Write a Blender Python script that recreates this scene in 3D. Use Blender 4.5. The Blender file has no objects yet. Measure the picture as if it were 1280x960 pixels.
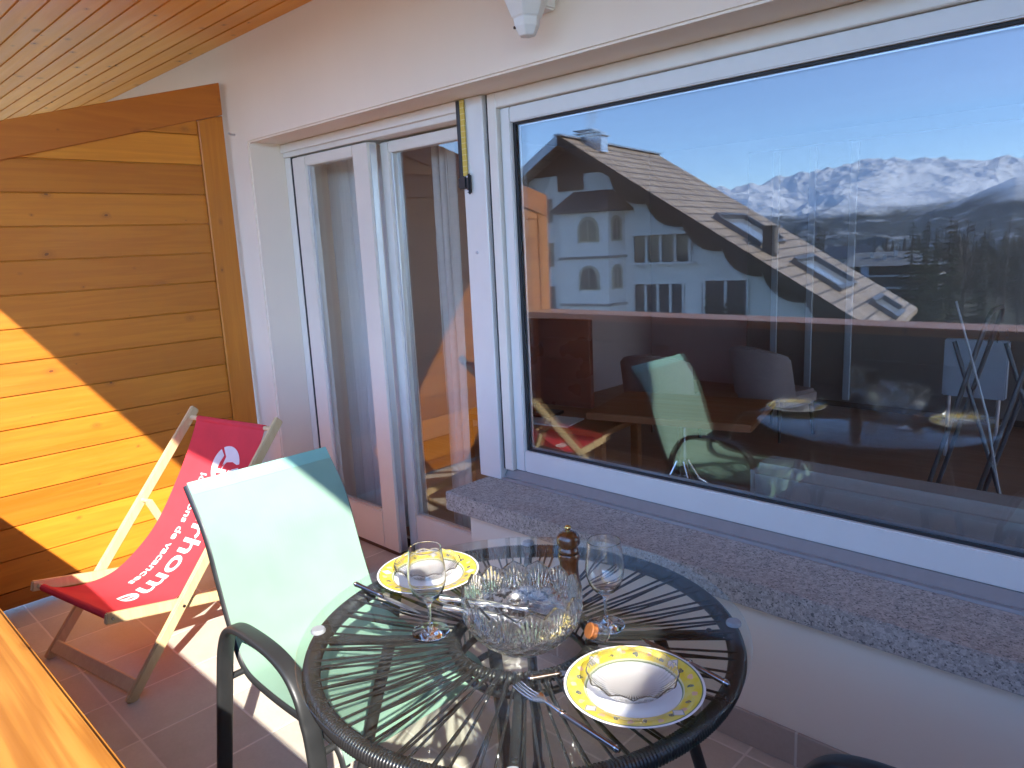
import bpy, bmesh, math, random
from mathutils import Vector, Matrix, noise, Euler
R = math.radians
rng = random.Random(7)
scene = bpy.context.scene
COL = scene.collection

# ------------------------------------------------------------------ helpers
def _smooth_by_angle(me, ang):
    bm = bmesh.new(); bm.from_mesh(me)
    for f in bm.faces: f.smooth = True
    for e in bm.edges:
        if len(e.link_faces) == 2:
            try: a = e.calc_face_angle()
            except ValueError: a = 0
            e.smooth = a < ang
    bm.to_mesh(me); bm.free()

class MB:
    """collects shapes and links them as ONE mesh object"""
    def __init__(s): s.v = []; s.f = []; s.r = []; s.m = []; s.cr = 0.5; s.cm = 0
    def add(s, vs, fs, rnd=None, mi=None):
        b = len(s.v); s.v += [tuple(p) for p in vs]
        for f in fs:
            s.f.append([i + b for i in f]); s.r.append(s.cr if rnd is None else rnd); s.m.append(s.cm if mi is None else mi)
        return s
    def box(s, x0, x1, y0, y1, z0, z1, rnd=None, mi=None):
        v = [(x0,y0,z0),(x1,y0,z0),(x1,y1,z0),(x0,y1,z0),(x0,y0,z1),(x1,y0,z1),(x1,y1,z1),(x0,y1,z1)]
        return s.add(v, [(3,2,1,0),(4,5,6,7),(0,1,5,4),(1,2,6,5),(2,3,7,6),(3,0,4,7)], rnd, mi)
    def obox(s, c, ax, ay, az, rnd=None, mi=None):
        c, ax, ay, az = Vector(c), Vector(ax), Vector(ay), Vector(az)
        v = [c+sx*ax+sy*ay+sz*az for sz in (-1,1) for sx,sy in ((-1,-1),(1,-1),(1,1),(-1,1))]
        return s.add(v, [(3,2,1,0),(4,5,6,7),(0,1,5,4),(1,2,6,5),(2,3,7,6),(3,0,4,7)], rnd, mi)
    def beam(s, p0, p1, w, h, up=(0,0,1), rnd=None, mi=None):
        p0, p1 = Vector(p0), Vector(p1); d = (p1-p0); L = d.length; d.normalize()
        side = d.cross(Vector(up)).normalized(); u = side.cross(d).normalized()
        return s.obox((p0+p1)/2, d*L/2, side*w/2, u*h/2, rnd, mi)
    def tube(s, pts, r, n=10, closed=False, r2=None, up=None, rnd=None, mi=None, sq=1.0):
        pts = [Vector(p) for p in pts]; m = len(pts)
        rs = r if isinstance(r, (list, tuple)) else [r]*m
        tang = []
        for i in range(m):
            a = pts[i-1] if (i > 0 or closed) else pts[i]
            b = pts[(i+1) % m] if (i < m-1 or closed) else pts[i]
            tang.append((b-a).normalized())
        if up is not None: nrm = Vector(up)
        else: nrm = Vector((0,0,1)) if abs(tang[0].z) < .9 else Vector((1,0,0))
        vs = []
        for i in range(m):
            t = tang[i]
            nrm = (nrm - t*nrm.dot(t))
            if nrm.length < 1e-6: nrm = t.orthogonal()
            nrm.normalize(); bi = t.cross(nrm)
            if up is not None: 
                nn = Vector(up) - t*Vector(up).dot(t)
                if nn.length > 1e-4: nrm = nn.normalized(); bi = t.cross(nrm)
            rb = rs[i] if r2 is None else r2
            for k in range(n):
                a = 2*math.pi*k/n
                ca, sa = math.cos(a), math.sin(a); ca = math.copysign(abs(ca)**sq, ca); sa = math.copysign(abs(sa)**sq, sa)
                vs.append(pts[i] + nrm*ca*rs[i] + bi*sa*rb)
        fs = []
        for i in range(m if closed else m-1):
            j = (i+1) % m
            for k in range(n):
                k2 = (k+1) % n
                fs.append((i*n+k, i*n+k2, j*n+k2, j*n+k))
        if not closed:
            fs.append(tuple(range(n-1,-1,-1))); fs.append(tuple((m-1)*n+k for k in range(n)))
        return s.add(vs, fs, rnd, mi)
    def lathe(s, prof, n=32, c=(0,0,0), fr=None, closed=False, rnd=None, mi=None):
        """prof: (r,z) list; fr(theta,r,z)->(r,z) optional shaping"""
        vs = []; m = len(prof)
        for (r, z) in prof:
            for k in range(n):
                a = 2*math.pi*k/n
                rr, zz = (r, z) if fr is None else fr(a, r, z)
                vs.append((c[0]+rr*math.cos(a), c[1]+rr*math.sin(a), c[2]+zz))
        fs = []
        for i in range(m if closed else m-1):
            j = (i+1) % m
            for k in range(n):
                k2 = (k+1) % n
                fs.append((i*n+k, i*n+k2, j*n+k2, j*n+k))
        return s.add(vs, fs, rnd, mi)
    def grid(s, fn, nu, nv, rnd=None, mi=None):
        vs = [fn(i/nu, j/nv) for i in range(nu+1) for j in range(nv+1)]
        fs = [(i*(nv+1)+j, (i+1)*(nv+1)+j, (i+1)*(nv+1)+j+1, i*(nv+1)+j+1) for i in range(nu) for j in range(nv)]
        return s.add(vs, fs, rnd, mi)
    def slab(s, fn, nu, nv, th):
        """sheet with thickness; fn(u,v)->(point, normal)"""
        P = [fn(i/nu, j/nv) for i in range(nu+1) for j in range(nv+1)]
        n = len(P); w = nv+1
        vs = [p+q*th/2 for p,q in P] + [p-q*th/2 for p,q in P]
        fs = []
        for i in range(nu):
            for j in range(nv):
                a,b,c,d = i*w+j,(i+1)*w+j,(i+1)*w+j+1,i*w+j+1
                fs.append((a,b,c,d)); fs.append((n+d,n+c,n+b,n+a))
        for i in range(nu):
            for j in (0,nv):
                a,b = i*w+j,(i+1)*w+j; fs.append((a,b,n+b,n+a))
        for j in range(nv):
            for i in (0,nu):
                a,b = i*w+j,i*w+j+1; fs.append((a,b,n+b,n+a))
        return s.add(vs, fs)
    def extrude(s, poly, th, frame=None, rnd=None, mi=None):
        """poly of 2D points in frame (origin, ex, ey), thickness along ez"""
        o, ex, ey = frame; o, ex, ey = Vector(o), Vector(ex), Vector(ey); ez = ex.cross(ey).normalized()
        n = len(poly)
        vs = [o+ex*a+ey*b for a,b in poly] + [o+ex*a+ey*b+ez*th for a,b in poly]
        fs = [tuple(range(n-1,-1,-1)), tuple(range(n,2*n))] + [(i,(i+1)%n,n+(i+1)%n,n+i) for i in range(n)]
        return s.add(vs, fs, rnd, mi)
    def build(s, name, mat, parent=None, smooth=None, bevel=0, seg=1, loc=None, tri=False):
        me = bpy.data.meshes.new(name); me.from_pydata(s.v, [], s.f)
        mats = mat if isinstance(mat, (list, tuple)) else [mat]
        for mm in mats: me.materials.append(mm)
        for p, mi in zip(me.polygons, s.m): p.material_index = mi
        at = me.attributes.new('rnd', 'FLOAT', 'FACE')
        at.data.foreach_set('value', s.r)
        bm = bmesh.new(); bm.from_mesh(me)
        bmesh.ops.recalc_face_normals(bm, faces=bm.faces)
        if bevel:
            es = [e for e in bm.edges if len(e.link_faces) == 2 and e.calc_face_angle(0) > R(35)]
            bmesh.ops.bevel(bm, geom=es, offset=bevel, segments=seg, affect='EDGES', clamp_overlap=True)
        bm.to_mesh(me); bm.free()
        if smooth is not None: _smooth_by_angle(me, R(smooth))
        o = bpy.data.objects.new(name, me); COL.objects.link(o)
        if parent is not None: o.parent = parent
        if loc is not None: o.location = loc
        return o

def tag(o, label=None, cat=None, group=None, kind=None):
    if label: o['label'] = label
    if cat: o['category'] = cat
    if group: o['group'] = group
    if kind: o['kind'] = kind
    return o
def empty(name, loc=(0,0,0), rz=0):
    o = bpy.data.objects.new(name, None); COL.objects.link(o)
    o.location = loc; o.rotation_euler = (0,0,rz); o.empty_display_size = .05
    return o
def copy_tree(o, parent=None):
    c = o.copy(); COL.objects.link(c)
    if parent is not None: c.parent = parent
    for ch in list(o.children): copy_tree(ch, c)
    return c
def bez(p0,p1,p2,p3,t):
    a=(1-t); return Vector(p0)*a**3+Vector(p1)*3*a*a*t+Vector(p2)*3*a*t*t+Vector(p3)*t**3
def round_path(pts, rad, k=6):
    """polyline with rounded corners"""
    pts = [Vector(p) for p in pts]; out = [pts[0]]
    for i in range(1, len(pts)-1):
        a, b, c = pts[i-1], pts[i], pts[i+1]
        r1 = min(rad, (a-b).length*.45, (c-b).length*.45)
        p, q = b+(a-b).normalized()*r1, b+(c-b).normalized()*r1
        for j in range(k+1):
            t = j/k; out.append(p*(1-t)**2 + b*2*t*(1-t) + q*t*t)
    out.append(pts[-1]); return out

# ------------------------------------------------------------------ materials
class NT:
    def __init__(s, name):
        s.mat = bpy.data.materials.new(name); s.mat.use_nodes = True
        s.t = s.mat.node_tree; s.t.nodes.clear()
        s.out = s.t.nodes.new('ShaderNodeOutputMaterial')
    def n(s, typ, ins=None, **kw):
        nd = s.t.nodes.new(typ)
        for k, v in kw.items(): setattr(nd, k, v)
        for k, v in (ins or {}).items():
            sock = nd.inputs[k]
            if hasattr(v, 'bl_idname') and hasattr(v, 'outputs'): s.t.links.new(v.outputs[0], sock)
            elif hasattr(v, 'is_output'): s.t.links.new(v, sock)
            else: sock.default_value = v
        return nd
    def math(s, op, a, b=0.0, c=None, clamp=False):
        ins = {0: a, 1: b}
        if c is not None: ins[2] = c
        nd = s.n('ShaderNodeMath', ins, operation=op); nd.use_clamp = clamp; return nd.outputs[0]
    def mix(s, f, a, b, blend='MIX'):
        nd = s.n('ShaderNodeMix', data_type='RGBA', blend_type=blend)
        for i, v in ((0, f), (6, a), (7, b)):
            if hasattr(v, 'is_output'): s.t.links.new(v, nd.inputs[i])
            else: nd.inputs[i].default_value = v if i == 0 else (*v[:3], 1)
        return nd.outputs[2]
    def ramp(s, f, stops, interp='LINEAR'):
        nd = s.n('ShaderNodeValToRGB', {0: f}); cr = nd.color_ramp; cr.interpolation = interp
        while len(cr.elements) < len(stops): cr.elements.new(.5)
        for e, (p, c) in zip(cr.elements, stops):
            e.position = p; e.color = (c, c, c, 1) if isinstance(c, (int, float)) else (*c[:3], 1)
        return nd.outputs[0]
    def noise(s, vec, scale, detail=3, rough=.5, dist=0.0, out=0):
        return s.n('ShaderNodeTexNoise', {'Vector': vec, 'Scale': scale, 'Detail': detail, 'Roughness': rough, 'Distortion': dist}).outputs[out]
    def obj(s): return s.n('ShaderNodeTexCoord').outputs['Object']
    def mapv(s, v, scale=(1,1,1), loc=(0,0,0), rot=(0,0,0)):
        return s.n('ShaderNodeMapping', {'Vector': v, 'Location': loc, 'Rotation': rot, 'Scale': scale}).outputs[0]
    def rnd(s): return s.n('ShaderNodeAttribute', attribute_name='rnd').outputs['Fac']
    def bump(s, h, strength=.3, dist=.005):
        return s.n('ShaderNodeBump', {'Height': h, 'Strength': strength, 'Distance': dist}).outputs[0]
    def pbsdf(s, col, rough=.5, metal=0., normal=None, **kw):
        ins = {'Roughness': rough, 'Metallic': metal}
        ins['Base Color'] = col if hasattr(col, 'is_output') else (*col[:3], 1)
        if normal is not None: ins['Normal'] = normal
        ins.update(kw)
        b = s.n('ShaderNodeBsdfPrincipled', ins)
        s.t.links.new(b.outputs[0], s.out.inputs[0]); return b
    def surf(s, sh): s.t.links.new(sh.outputs[0] if hasattr(sh, 'outputs') else sh, s.out.inputs[0]); return s.mat

def m_plain(name, col, rough=.5, metal=0., vary=.06, scale=30, bump=0., coat=0., bscale=None):
    k = NT(name); o = k.obj()
    nz = k.noise(o, scale, 4, .6); nz2 = k.noise(o, scale*.13, 3)
    f = k.math('ADD', k.math('MULTIPLY', nz, .5), k.math('MULTIPLY', nz2, .5))
    a = tuple(c*(1-vary) for c in col); b = tuple(min(1, c*(1+vary)) for c in col)
    c = k.ramp(f, [(.3, a), (.7, b)])
    nrm = None
    if bump: nrm = k.bump(k.noise(o, bscale or scale*4, 3), bump, .002)
    rr = k.n('ShaderNodeMapRange', {0: nz2, 1: .3, 2: .7, 3: max(.02, rough-.08), 4: min(1, rough+.08)}).outputs[0]
    k.pbsdf(c, rr, metal, nrm, **({'Coat Weight': coat} if coat else {}))
    return k.mat

def m_wood(name, light, dark, axis='Y', rough=.45, coat=.10, grain=14., knots=True, tone=.22, gscale=1.0, knot_col=(.12,.035,.01), gmix=.75):
    k = NT(name); o = k.obj(); r = k.rnd()
    comb = k.n('ShaderNodeCombineXYZ', {0: k.math('MULTIPLY', r, 13.1), 1: k.math('MULTIPLY', r, 7.7), 2: k.math('MULTIPLY', r, 23.3)}).outputs[0]
    v = k.n('ShaderNodeVectorMath', {0: o, 1: comb}, operation='ADD').outputs[0]
    sc = {'X': (.55,grain,grain), 'Y': (grain,.7,grain), 'Z': (grain,grain,.7)}[axis]
    st = k.mapv(v, tuple(a*gscale for a in sc))
    warp = k.noise(k.mapv(v, tuple(2.2 if a < 1 else 5. for a in sc)), 1., 2)
    n1 = k.noise(st, 1.0, 5, .62, .4)
    n2 = k.noise(k.mapv(v, tuple(a*gscale*(3.5 if a > 1 else 2.2) for a in sc)), 1.0, 4, .6)
    ring = k.math('SINE', k.math('ADD', k.math('MULTIPLY', n1, 26.), k.math('MULTIPLY', warp, 9.)))
    g = k.math('ADD', k.math('MULTIPLY', k.math('ADD', k.math('MULTIPLY', ring, .5), .5), .32), k.math('MULTIPLY', n2, .68))
    colr = k.ramp(g, [(.22, dark), (.78, light)])
    colr = k.mix(gmix, tuple((a+b)/2 for a, b in zip(light, dark)), colr)
    # board to board tone
    tn = k.n('ShaderNodeMapRange', {0: k.math('FRACT', k.math('MULTIPLY', r, 7.31)), 1: 0., 2: 1., 3: 1-tone, 4: 1+tone*.6}).outputs[0]
    colr = k.mix(1.0, colr, k.n('ShaderNodeCombineColor', {0: tn, 1: k.math('POWER', tn, 1.35), 2: k.math('POWER', tn, 1.8)}).outputs[0], 'MULTIPLY')
    blot = k.noise(k.mapv(v, tuple(.8 if a < 1 else 2.5 for a in sc)), 1., 3)
    colr = k.mix(k.ramp(blot, [(.45, 0.), (.75, .35)]), colr, tuple(c*.72 for c in dark))
    if knots:
        sv = k.n('ShaderNodeSeparateXYZ', {0: v}).outputs
        al, ac = {'X': (0, 1), 'Y': (1, 2), 'Z': (2, 1)}[axis]
        wob = k.noise(k.mapv(v, (16,16,16)), 1., 2, out=1)
        kv = k.n('ShaderNodeCombineXYZ', {0: k.math('MULTIPLY', sv[al], 4.2), 1: k.math('MULTIPLY', sv[ac], 6.4)}).outputs[0]
        kv2 = k.n('ShaderNodeVectorMath', {0: kv, 1: k.n('ShaderNodeVectorMath', {0: wob, 1: (.10,.10,0)}, operation='MULTIPLY').outputs[0]}, operation='ADD').outputs[0]
        vo = k.n('ShaderNodeTexVoronoi', {'Vector': kv2, 'Scale': 1.0}, voronoi_dimensions='2D'); d = vo.outputs['Distance']
        pick = k.n('ShaderNodeSeparateColor', {0: vo.outputs['Color']})
        rad = k.math('MULTIPLY', k.math('SUBTRACT', pick.outputs[0], .26, clamp=True), .135)
        core = k.math('LESS_THAN', d, rad)
        q = k.math('DIVIDE', d, k.math('ADD', rad, .001))
        halo = k.ramp(q, [(0., .75), (.45, .55), (.8, .95), (1.0, .55), (1.0, .0)]) if False else k.n('ShaderNodeMapRange', {0: q, 1: .35, 2: 1.9, 3: .8, 4: 0.}).outputs[0]
        ringk = k.math('ADD', k.math('MULTIPLY', k.math('SINE', k.math('MULTIPLY', q, 9.)), .2), .8)
        colr = k.mix(k.math('MULTIPLY', halo, ringk, clamp=True), colr, tuple(a*.55+b*.45 for a, b in zip(knot_col, dark)))
        small = k.math('MULTIPLY', k.math('LESS_THAN', q, .42), k.math('GREATER_THAN', pick.outputs[1], .45))
        colr = k.mix(k.math('MULTIPLY', small, .85), colr, knot_col)
    nrm = k.bump(g, .12, .0015)
    k.pbsdf(colr, k.n('ShaderNodeMapRange', {0: n2, 1: .3, 2: .7, 3: rough-.07, 4: rough+.1}).outputs[0], 0, nrm, **{'Coat Weight': coat, 'Coat Roughness': .18})
    return k.mat

def m_thin_glass(name, r0, tint=(1,1,1), rough=0.0, warp=0.0, sheen=(1,1,1)):
    """clear pane: mirror share by view angle, rest passes straight through"""
    k = NT(name); g = k.n('ShaderNodeNewGeometry')
    nin = None
    if warp:
        o = k.obj(); nin = k.bump(k.noise(o, 1.6, 1), warp, .02)
    dot = k.n('ShaderNodeVectorMath', {0: g.outputs['Incoming'], 1: g.outputs['Normal']}, operation='DOT_PRODUCT').outputs['Value']
    c = k.math('ABSOLUTE', dot)
    f = k.math('ADD', k.math('MULTIPLY', k.math('POWER', k.math('SUBTRACT', 1.0, c, clamp=True), 5.0), 1-r0), r0)
    tr = k.n('ShaderNodeBsdfTransparent', {'Color': (*tint, 1)})
    ins = {'Color': (*sheen,1), 'Roughness': rough}
    if nin is not None: ins['Normal'] = nin
    gl = k.n('ShaderNodeBsdfGlossy', ins)
    mx = k.n('ShaderNodeMixShader', {0: f, 1: tr, 2: gl})
    return k.surf(mx)

def m_crystal(name, clear=.35, rough=0., ior=1.5, tint=(1,1,1)):
    k = NT(name)
    gl = k.n('ShaderNodeBsdfGlass', {'Color': (*tint,1), 'Roughness': rough, 'IOR': ior})
    return k.surf(gl)

def m_fabric(name, col, weave=700., trans=.25, rough=.75, vary=.05, axes='YZ'):
    k = NT(name); o = k.obj()
    w1 = k.n('ShaderNodeTexWave', {'Vector': o, 'Scale': weave/20., 'Distortion': .0}, bands_direction='X').outputs[1]
    w2 = k.n('ShaderNodeTexWave', {'Vector': o, 'Scale': weave/20., 'Distortion': .0}, bands_direction='Y').outputs[1]
    h = k.math('MAXIMUM', w1, w2)
    nz = k.noise(o, 9., 4)
    c = k.ramp(nz, [(.3, tuple(a*(1-vary) for a in col)), (.7, tuple(min(1,a*(1+vary)) for a in col))])
    nrm = k.bump(h, .15, .0006)
    d = k.n('ShaderNodeBsdfPrincipled', {'Base Color': c, 'Roughness': rough, 'Normal': nrm, 'Specular IOR Level': .25})
    t = k.n('ShaderNodeBsdfTranslucent', {'Color': c})
    return k.surf(k.n('ShaderNodeMixShader', {0: trans, 1: d, 2: t}))

M = {}
M['pine'] = m_wood('varnished_pine', (.66,.245,.018), (.52,.165,.009), 'Y', tone=.27)
M['pine_z'] = m_wood('varnished_pine_upright', (.62,.225,.018), (.50,.16,.010), 'Z', tone=.1)
M['pine_beam'] = m_wood('varnished_pine_beam', (.52,.165,.014), (.41,.115,.008), 'Y', tone=.06, grain=9)
M['pine_cap'] = m_wood('varnished_larch_cap', (.60,.255,.04), (.30,.10,.012), 'X', tone=.05, grain=13, gmix=1.0, gscale=1.0)
M['larch_dark'] = m_wood('dark_larch_cladding', (.10,.042,.02), (.055,.024,.012), 'X', tone=.2, coat=.1)
M['soffit'] = m_wood('soffit_pine', (.90,.45,.07), (.78,.34,.04), 'X', tone=.10, grain=9, rough=.42, coat=.06)
M['beech'] = m_wood('pale_beech', (.80,.62,.35), (.70,.50,.26), 'Z', tone=.08, grain=22, knots=False, coat=.1, rough=.5)
M['table_wood'] = m_wood('warm_table_wood', (.34,.14,.05), (.22,.08,.025), 'X', tone=.1, knots=False)
M['mill_wood'] = m_wood('polished_dark_walnut', (.15,.05,.014), (.055,.016,.005), 'Z', tone=.05, knots=False, coat=.7, rough=.22)
M['brown_wood'] = m_wood('dark_brown_wood', (.10,.05,.03), (.05,.024,.014), 'X', tone=.2, knots=False, coat=.05, rough=.6)

def m_plaster(name, col, bump=.25):
    k = NT(name); o = k.obj()
    n1 = k.noise(o, 140., 4, .65); n2 = k.noise(o, 1.3, 4, .6); n3 = k.noise(k.mapv(o, (3.,3.,.5)), 1., 4, .6)
    c = k.ramp(k.math('ADD', k.math('MULTIPLY', n2, .6), k.math('MULTIPLY', n3, .4)), [(.3, tuple(a*.93 for a in col)), (.7, col)])
    sp = k.math('LESS_THAN', k.noise(o, 55., 2), .22)
    c = k.mix(k.math('MULTIPLY', sp, .25), c, tuple(a*.7 for a in col))
    k.pbsdf(c, .85, 0, k.bump(n1, bump, .002)); return k.mat
M['plaster'] = m_plaster('cream_plaster', (.86,.745,.625))
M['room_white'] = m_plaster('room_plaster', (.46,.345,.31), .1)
M['white_paint'] = m_plain('white_frame_paint', (.68,.66,.63), .35, vary=.04, scale=8, coat=.15)
M['cream_paint'] = m_plain('cream_frame_paint', (.72,.67,.60), .4, vary=.05, scale=8)
M['gasket'] = m_plain('black_rubber', (.015,.015,.017), .6)
M['alu'] = m_plain('brushed_aluminium', (.62,.63,.66), .35, .9, vary=.05, scale=20)
M['alu_sill'] = m_plain('grey_sill_sheet', (.27,.235,.225), .6, 0., vary=.08)
M['chrome'] = m_plain('steel_cutlery', (.72,.70,.68), .13, 1., vary=.04, scale=60)
M['brass'] = m_plain('brass', (.72,.50,.18), .25, 1., vary=.08)
M['dark_metal'] = m_plain('anthracite_metal', (.035,.037,.04), .42, .3, vary=.12, scale=120, bump=.08)
M['black_plastic'] = m_plain('black_plastic', (.018,.018,.02), .45)
M['lamp_white'] = m_plain('white_enamel', (.76,.75,.73), .35, vary=.03)

# speckled granite
k = NT('speckled_granite'); o = k.obj()
vo = k.n('ShaderNodeTexVoronoi', {'Vector': o, 'Scale': 230.}); cc = k.n('ShaderNodeSeparateColor', {0: vo.outputs['Color']})
c = k.ramp(cc.outputs[0], [(0., (.03,.03,.034)), (.10, (.05,.05,.055)), (.12, (.35,.315,.29)), (.6, (.45,.40,.36)), (.85, (.56,.51,.465))], 'CONSTANT')
big_ = k.n('ShaderNodeTexVoronoi', {'Vector': o, 'Scale': 95.}); bc = k.n('ShaderNodeSeparateColor', {0: big_.outputs['Color']})
c = k.mix(k.math('MULTIPLY', k.math('LESS_THAN', bc.outputs[0], .22), .45), c, (.16,.145,.135)); c = k.mix(k.math('MULTIPLY', k.math('GREATER_THAN', bc.outputs[1], .86), .5), c, (.66,.60,.55))
fine = k.noise(o, 600., 2); c = k.mix(.35, c, k.ramp(fine, [(.35,(.2,.19,.18)),(.65,(.5,.47,.44))]))
rust = k.noise(o, 5., 3); c = k.mix(k.ramp(rust, [(.5, 0.), (.8, .35)]), c, (.34,.24,.19))
k.pbsdf(c, .55, 0, k.bump(fine, .1, .001)); M['granite'] = k.mat

# floor tiles
def m_tiles(name, sx, sy, ox, oy, c1, c2, grout, gw=.004):
    k = NT(name); o = k.obj(); sp = k.n('ShaderNodeSeparateXYZ', {0: o})
    def line(v, s, off):
        q = k.math('DIVIDE', k.math('SUBTRACT', v, off), s); fr = k.math('FRACT', q)
        d = k.math('MULTIPLY', k.math('MINIMUM', fr, k.math('SUBTRACT', 1., fr)), s)
        return d, k.math('FLOOR', q)
    dx, ix = line(sp.outputs[0], sx, ox); dy, iy = line(sp.outputs[1], sy, oy)
    d = k.math('MINIMUM', dx, dy)
    g = k.n('ShaderNodeMapRange', {0: d, 1: gw*.6, 2: gw*1.3, 3: 1., 4: 0.}).outputs[0]
    wn = k.n('ShaderNodeTexWhiteNoise', {0: k.n('ShaderNodeCombineXYZ', {0: ix, 1: iy}).outputs[0]}, noise_dimensions='3D').outputs[0]
    n1 = k.noise(o, 7., 5, .65); n2 = k.noise(o, 90., 3)
    c = k.ramp(k.math('ADD', k.math('MULTIPLY', n1, .7), k.math('MULTIPLY', n2, .3)), [(.3, c1), (.7, c2)])
    c = k.mix(1., c, k.ramp(wn, [(0., .83), (1., 1.06)]), 'MULTIPLY')
    dirt = k.noise(o, 2.1, 5, .7); c = k.mix(k.ramp(dirt, [(.52, 0.), (.75, .3)]), c, tuple(a*.6 for a in c1))
    c = k.mix(g, c, grout)
    k.pbsdf(c, k.ramp(n1, [(.3,.42),(.7,.6)]), 0, k.bump(k.math('SUBTRACT', 1., g), .5, .002)); return k.mat
M['tiles'] = m_tiles('beige_floor_tiles', .305, .30, -2.735+.0, .957, (.55,.505,.435), (.69,.64,.56), (.75,.70,.63))
M['skirt'] = m_tiles('skirting_tiles', .305, 5., -1.075, -3., (.38,.31,.26), (.46,.38,.33), (.58,.54,.5))

M['mint'] = m_fabric('mint_textilene', (.275,.435,.345), trans=.20)
M['mint_edge'] = m_fabric('mint_hem', (.27,.52,.44), trans=.1)
M['red'] = m_fabric('red_canvas', (.88,.08,.105), trans=.32)
M['white_print'] = m_plain('white_print', (.84,.82,.80), .7)
M['red_print'] = m_plain('red_print', (.62,.03,.045), .7)
M['window_glass'] = m_thin_glass('window_glass_outer', .066, warp=.012, sheen=(.84,.93,1.))
M['window_glass2'] = m_thin_glass('window_glass_inner', .026, (.98,.98,.98), warp=.02)
M['door_glass'] = m_thin_glass('door_glass', .06)
M['table_glass'] = m_thin_glass('table_glass', .036, (.955,.985,.972))
M['wine_glass'] = m_thin_glass('wine_glass', .06, (.985,.99,.99))
M['crystal'] = m_crystal('cut_crystal', rough=.13)
M['acrylic'] = m_crystal('clear_acrylic', rough=.1, ior=1.48)
M['pad'] = m_plain('clear_rubber_pad', (.42,.40,.45), .3)

# ------------------------------------------------------------------ camera
cam = bpy.data.cameras.new('camera'); cam.sensor_width = 36; cam.lens = 916.6/1280*36
cam.clip_start = .02; cam.clip_end = 60000
co = bpy.data.objects.new('camera', cam); COL.objects.link(co); scene.camera = co
yw, pt, rl = R(44.3237), R(10.8364), R(-2.7475)
f = Vector((-math.sin(yw)*math.cos(pt), math.cos(yw)*math.cos(pt), -math.sin(pt)))
rt = Vector((math.cos(yw), math.sin(yw), 0)); up = rt.cross(f)
rt2 = math.cos(rl)*rt + math.sin(rl)*up; up2 = -math.sin(rl)*rt + math.cos(rl)*up
co.matrix_world = Matrix(((rt2.x, up2.x, -f.x, 0), (rt2.y, up2.y, -f.y, 0), (rt2.z, up2.z, -f.z, 1.55), (0,0,0,1)))

# ------------------------------------------------------------------ light
SUN = Vector((1.70, -1.0, 1.33)).normalized()
sl = bpy.data.lights.new('sun', 'SUN'); sl.energy = 2.0; sl.angle = R(.53); sl.color = (1., .93, .82)
so = bpy.data.objects.new('sun', sl); COL.objects.link(so)
so.rotation_euler = SUN.to_track_quat('Z', 'Y').to_euler(); so.location = (6, -6, 8)
w = bpy.data.worlds.new('World'); scene.world = w; w.use_nodes = True
nt = w.node_tree; nt.nodes.clear()
sky = nt.nodes.new('ShaderNodeTexSky'); sky.sky_type = 'NISHITA'; sky.sun_disc = False
sky.sun_elevation = math.asin(SUN.z); sky.sun_rotation = math.atan2(SUN.x, SUN.y)
sky.altitude = 2600; sky.air_density = .9; sky.dust_density = .05; sky.ozone_density = 4.0
bg = nt.nodes.new('ShaderNodeBackground'); bg.inputs[1].default_value = .15
wo = nt.nodes.new('ShaderNodeOutputWorld')
nt.links.new(sky.outputs[0], bg.inputs[0]); nt.links.new(bg.outputs[0], wo.inputs[0])
scene.view_settings.view_transform = 'Standard'; scene.view_settings.look = 'None'
scene.view_settings.exposure = 2.70; scene.view_settings.gamma = 1
scene.view_settings.use_curve_mapping = False

# ------------------------------------------------------------------ balcony shell
GY = 2.15            # glass plane of the big window
b = MB(); b.box(-7.5, 3.2, -.08, 2.30, -.25, 0.0); tag(b.build('balcony_floor', M['tiles']), kind='structure')
# plastered wall: pieces butt end to end round the opening, one mesh
WR = 1.62
b = MB()
b.extrude([(-8.2,0),(-3.67,0),(-3.67,2.12),(WR,2.12),(WR,0),(3.3,0),(3.3,2.643),(-8.2,2.643)], -.54, ((0,1.91,0),(1,0,0),(0,0,1)))
wall = b.build('house_wall', M['plaster'], bevel=.008, seg=2)
tag(wall, 'cream plastered house wall above and beside the door and picture window', 'wall')
b = MB(); b.box(-2.15, WR-.002, 1.913, 2.16, .0, .484); b.build('low_wall', M['plaster'], wall, bevel=.006)
b = MB(); b.box(-2.22, WR-.002, 1.85, 2.112, .486, .565); b.build('window_sill', M['granite'], wall, bevel=.004, seg=2)
b = MB(); b.box(-2.15, WR-.004, 1.901, 1.9125, .001, .112); b.build('skirting', M['skirt'], wall, bevel=.002)
b = MB(); b.box(-2.262, -2.135, 2.092, 2.16, .5665, 2.119); pil = b.build('pillar', M['white_paint'], wall, bevel=.003)
b = MB(); b.lathe([(0,0),(.007,0),(.006,.004),(.0035,.005),(.003,.003),(0,.003)],10); b.v=[(-2.205+x,2.0915-z,1.52+y) for x,y,z in b.v]; b.build('screw', M['alu'], pil, smooth=40)
b = MB(); b.tube([(-3.80,1.912,2.175),(-3.80,1.885,2.175),(-3.80,1.875,2.182)], .006, 8); b.build('wall_hook', M['alu'], wall, smooth=40)

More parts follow.
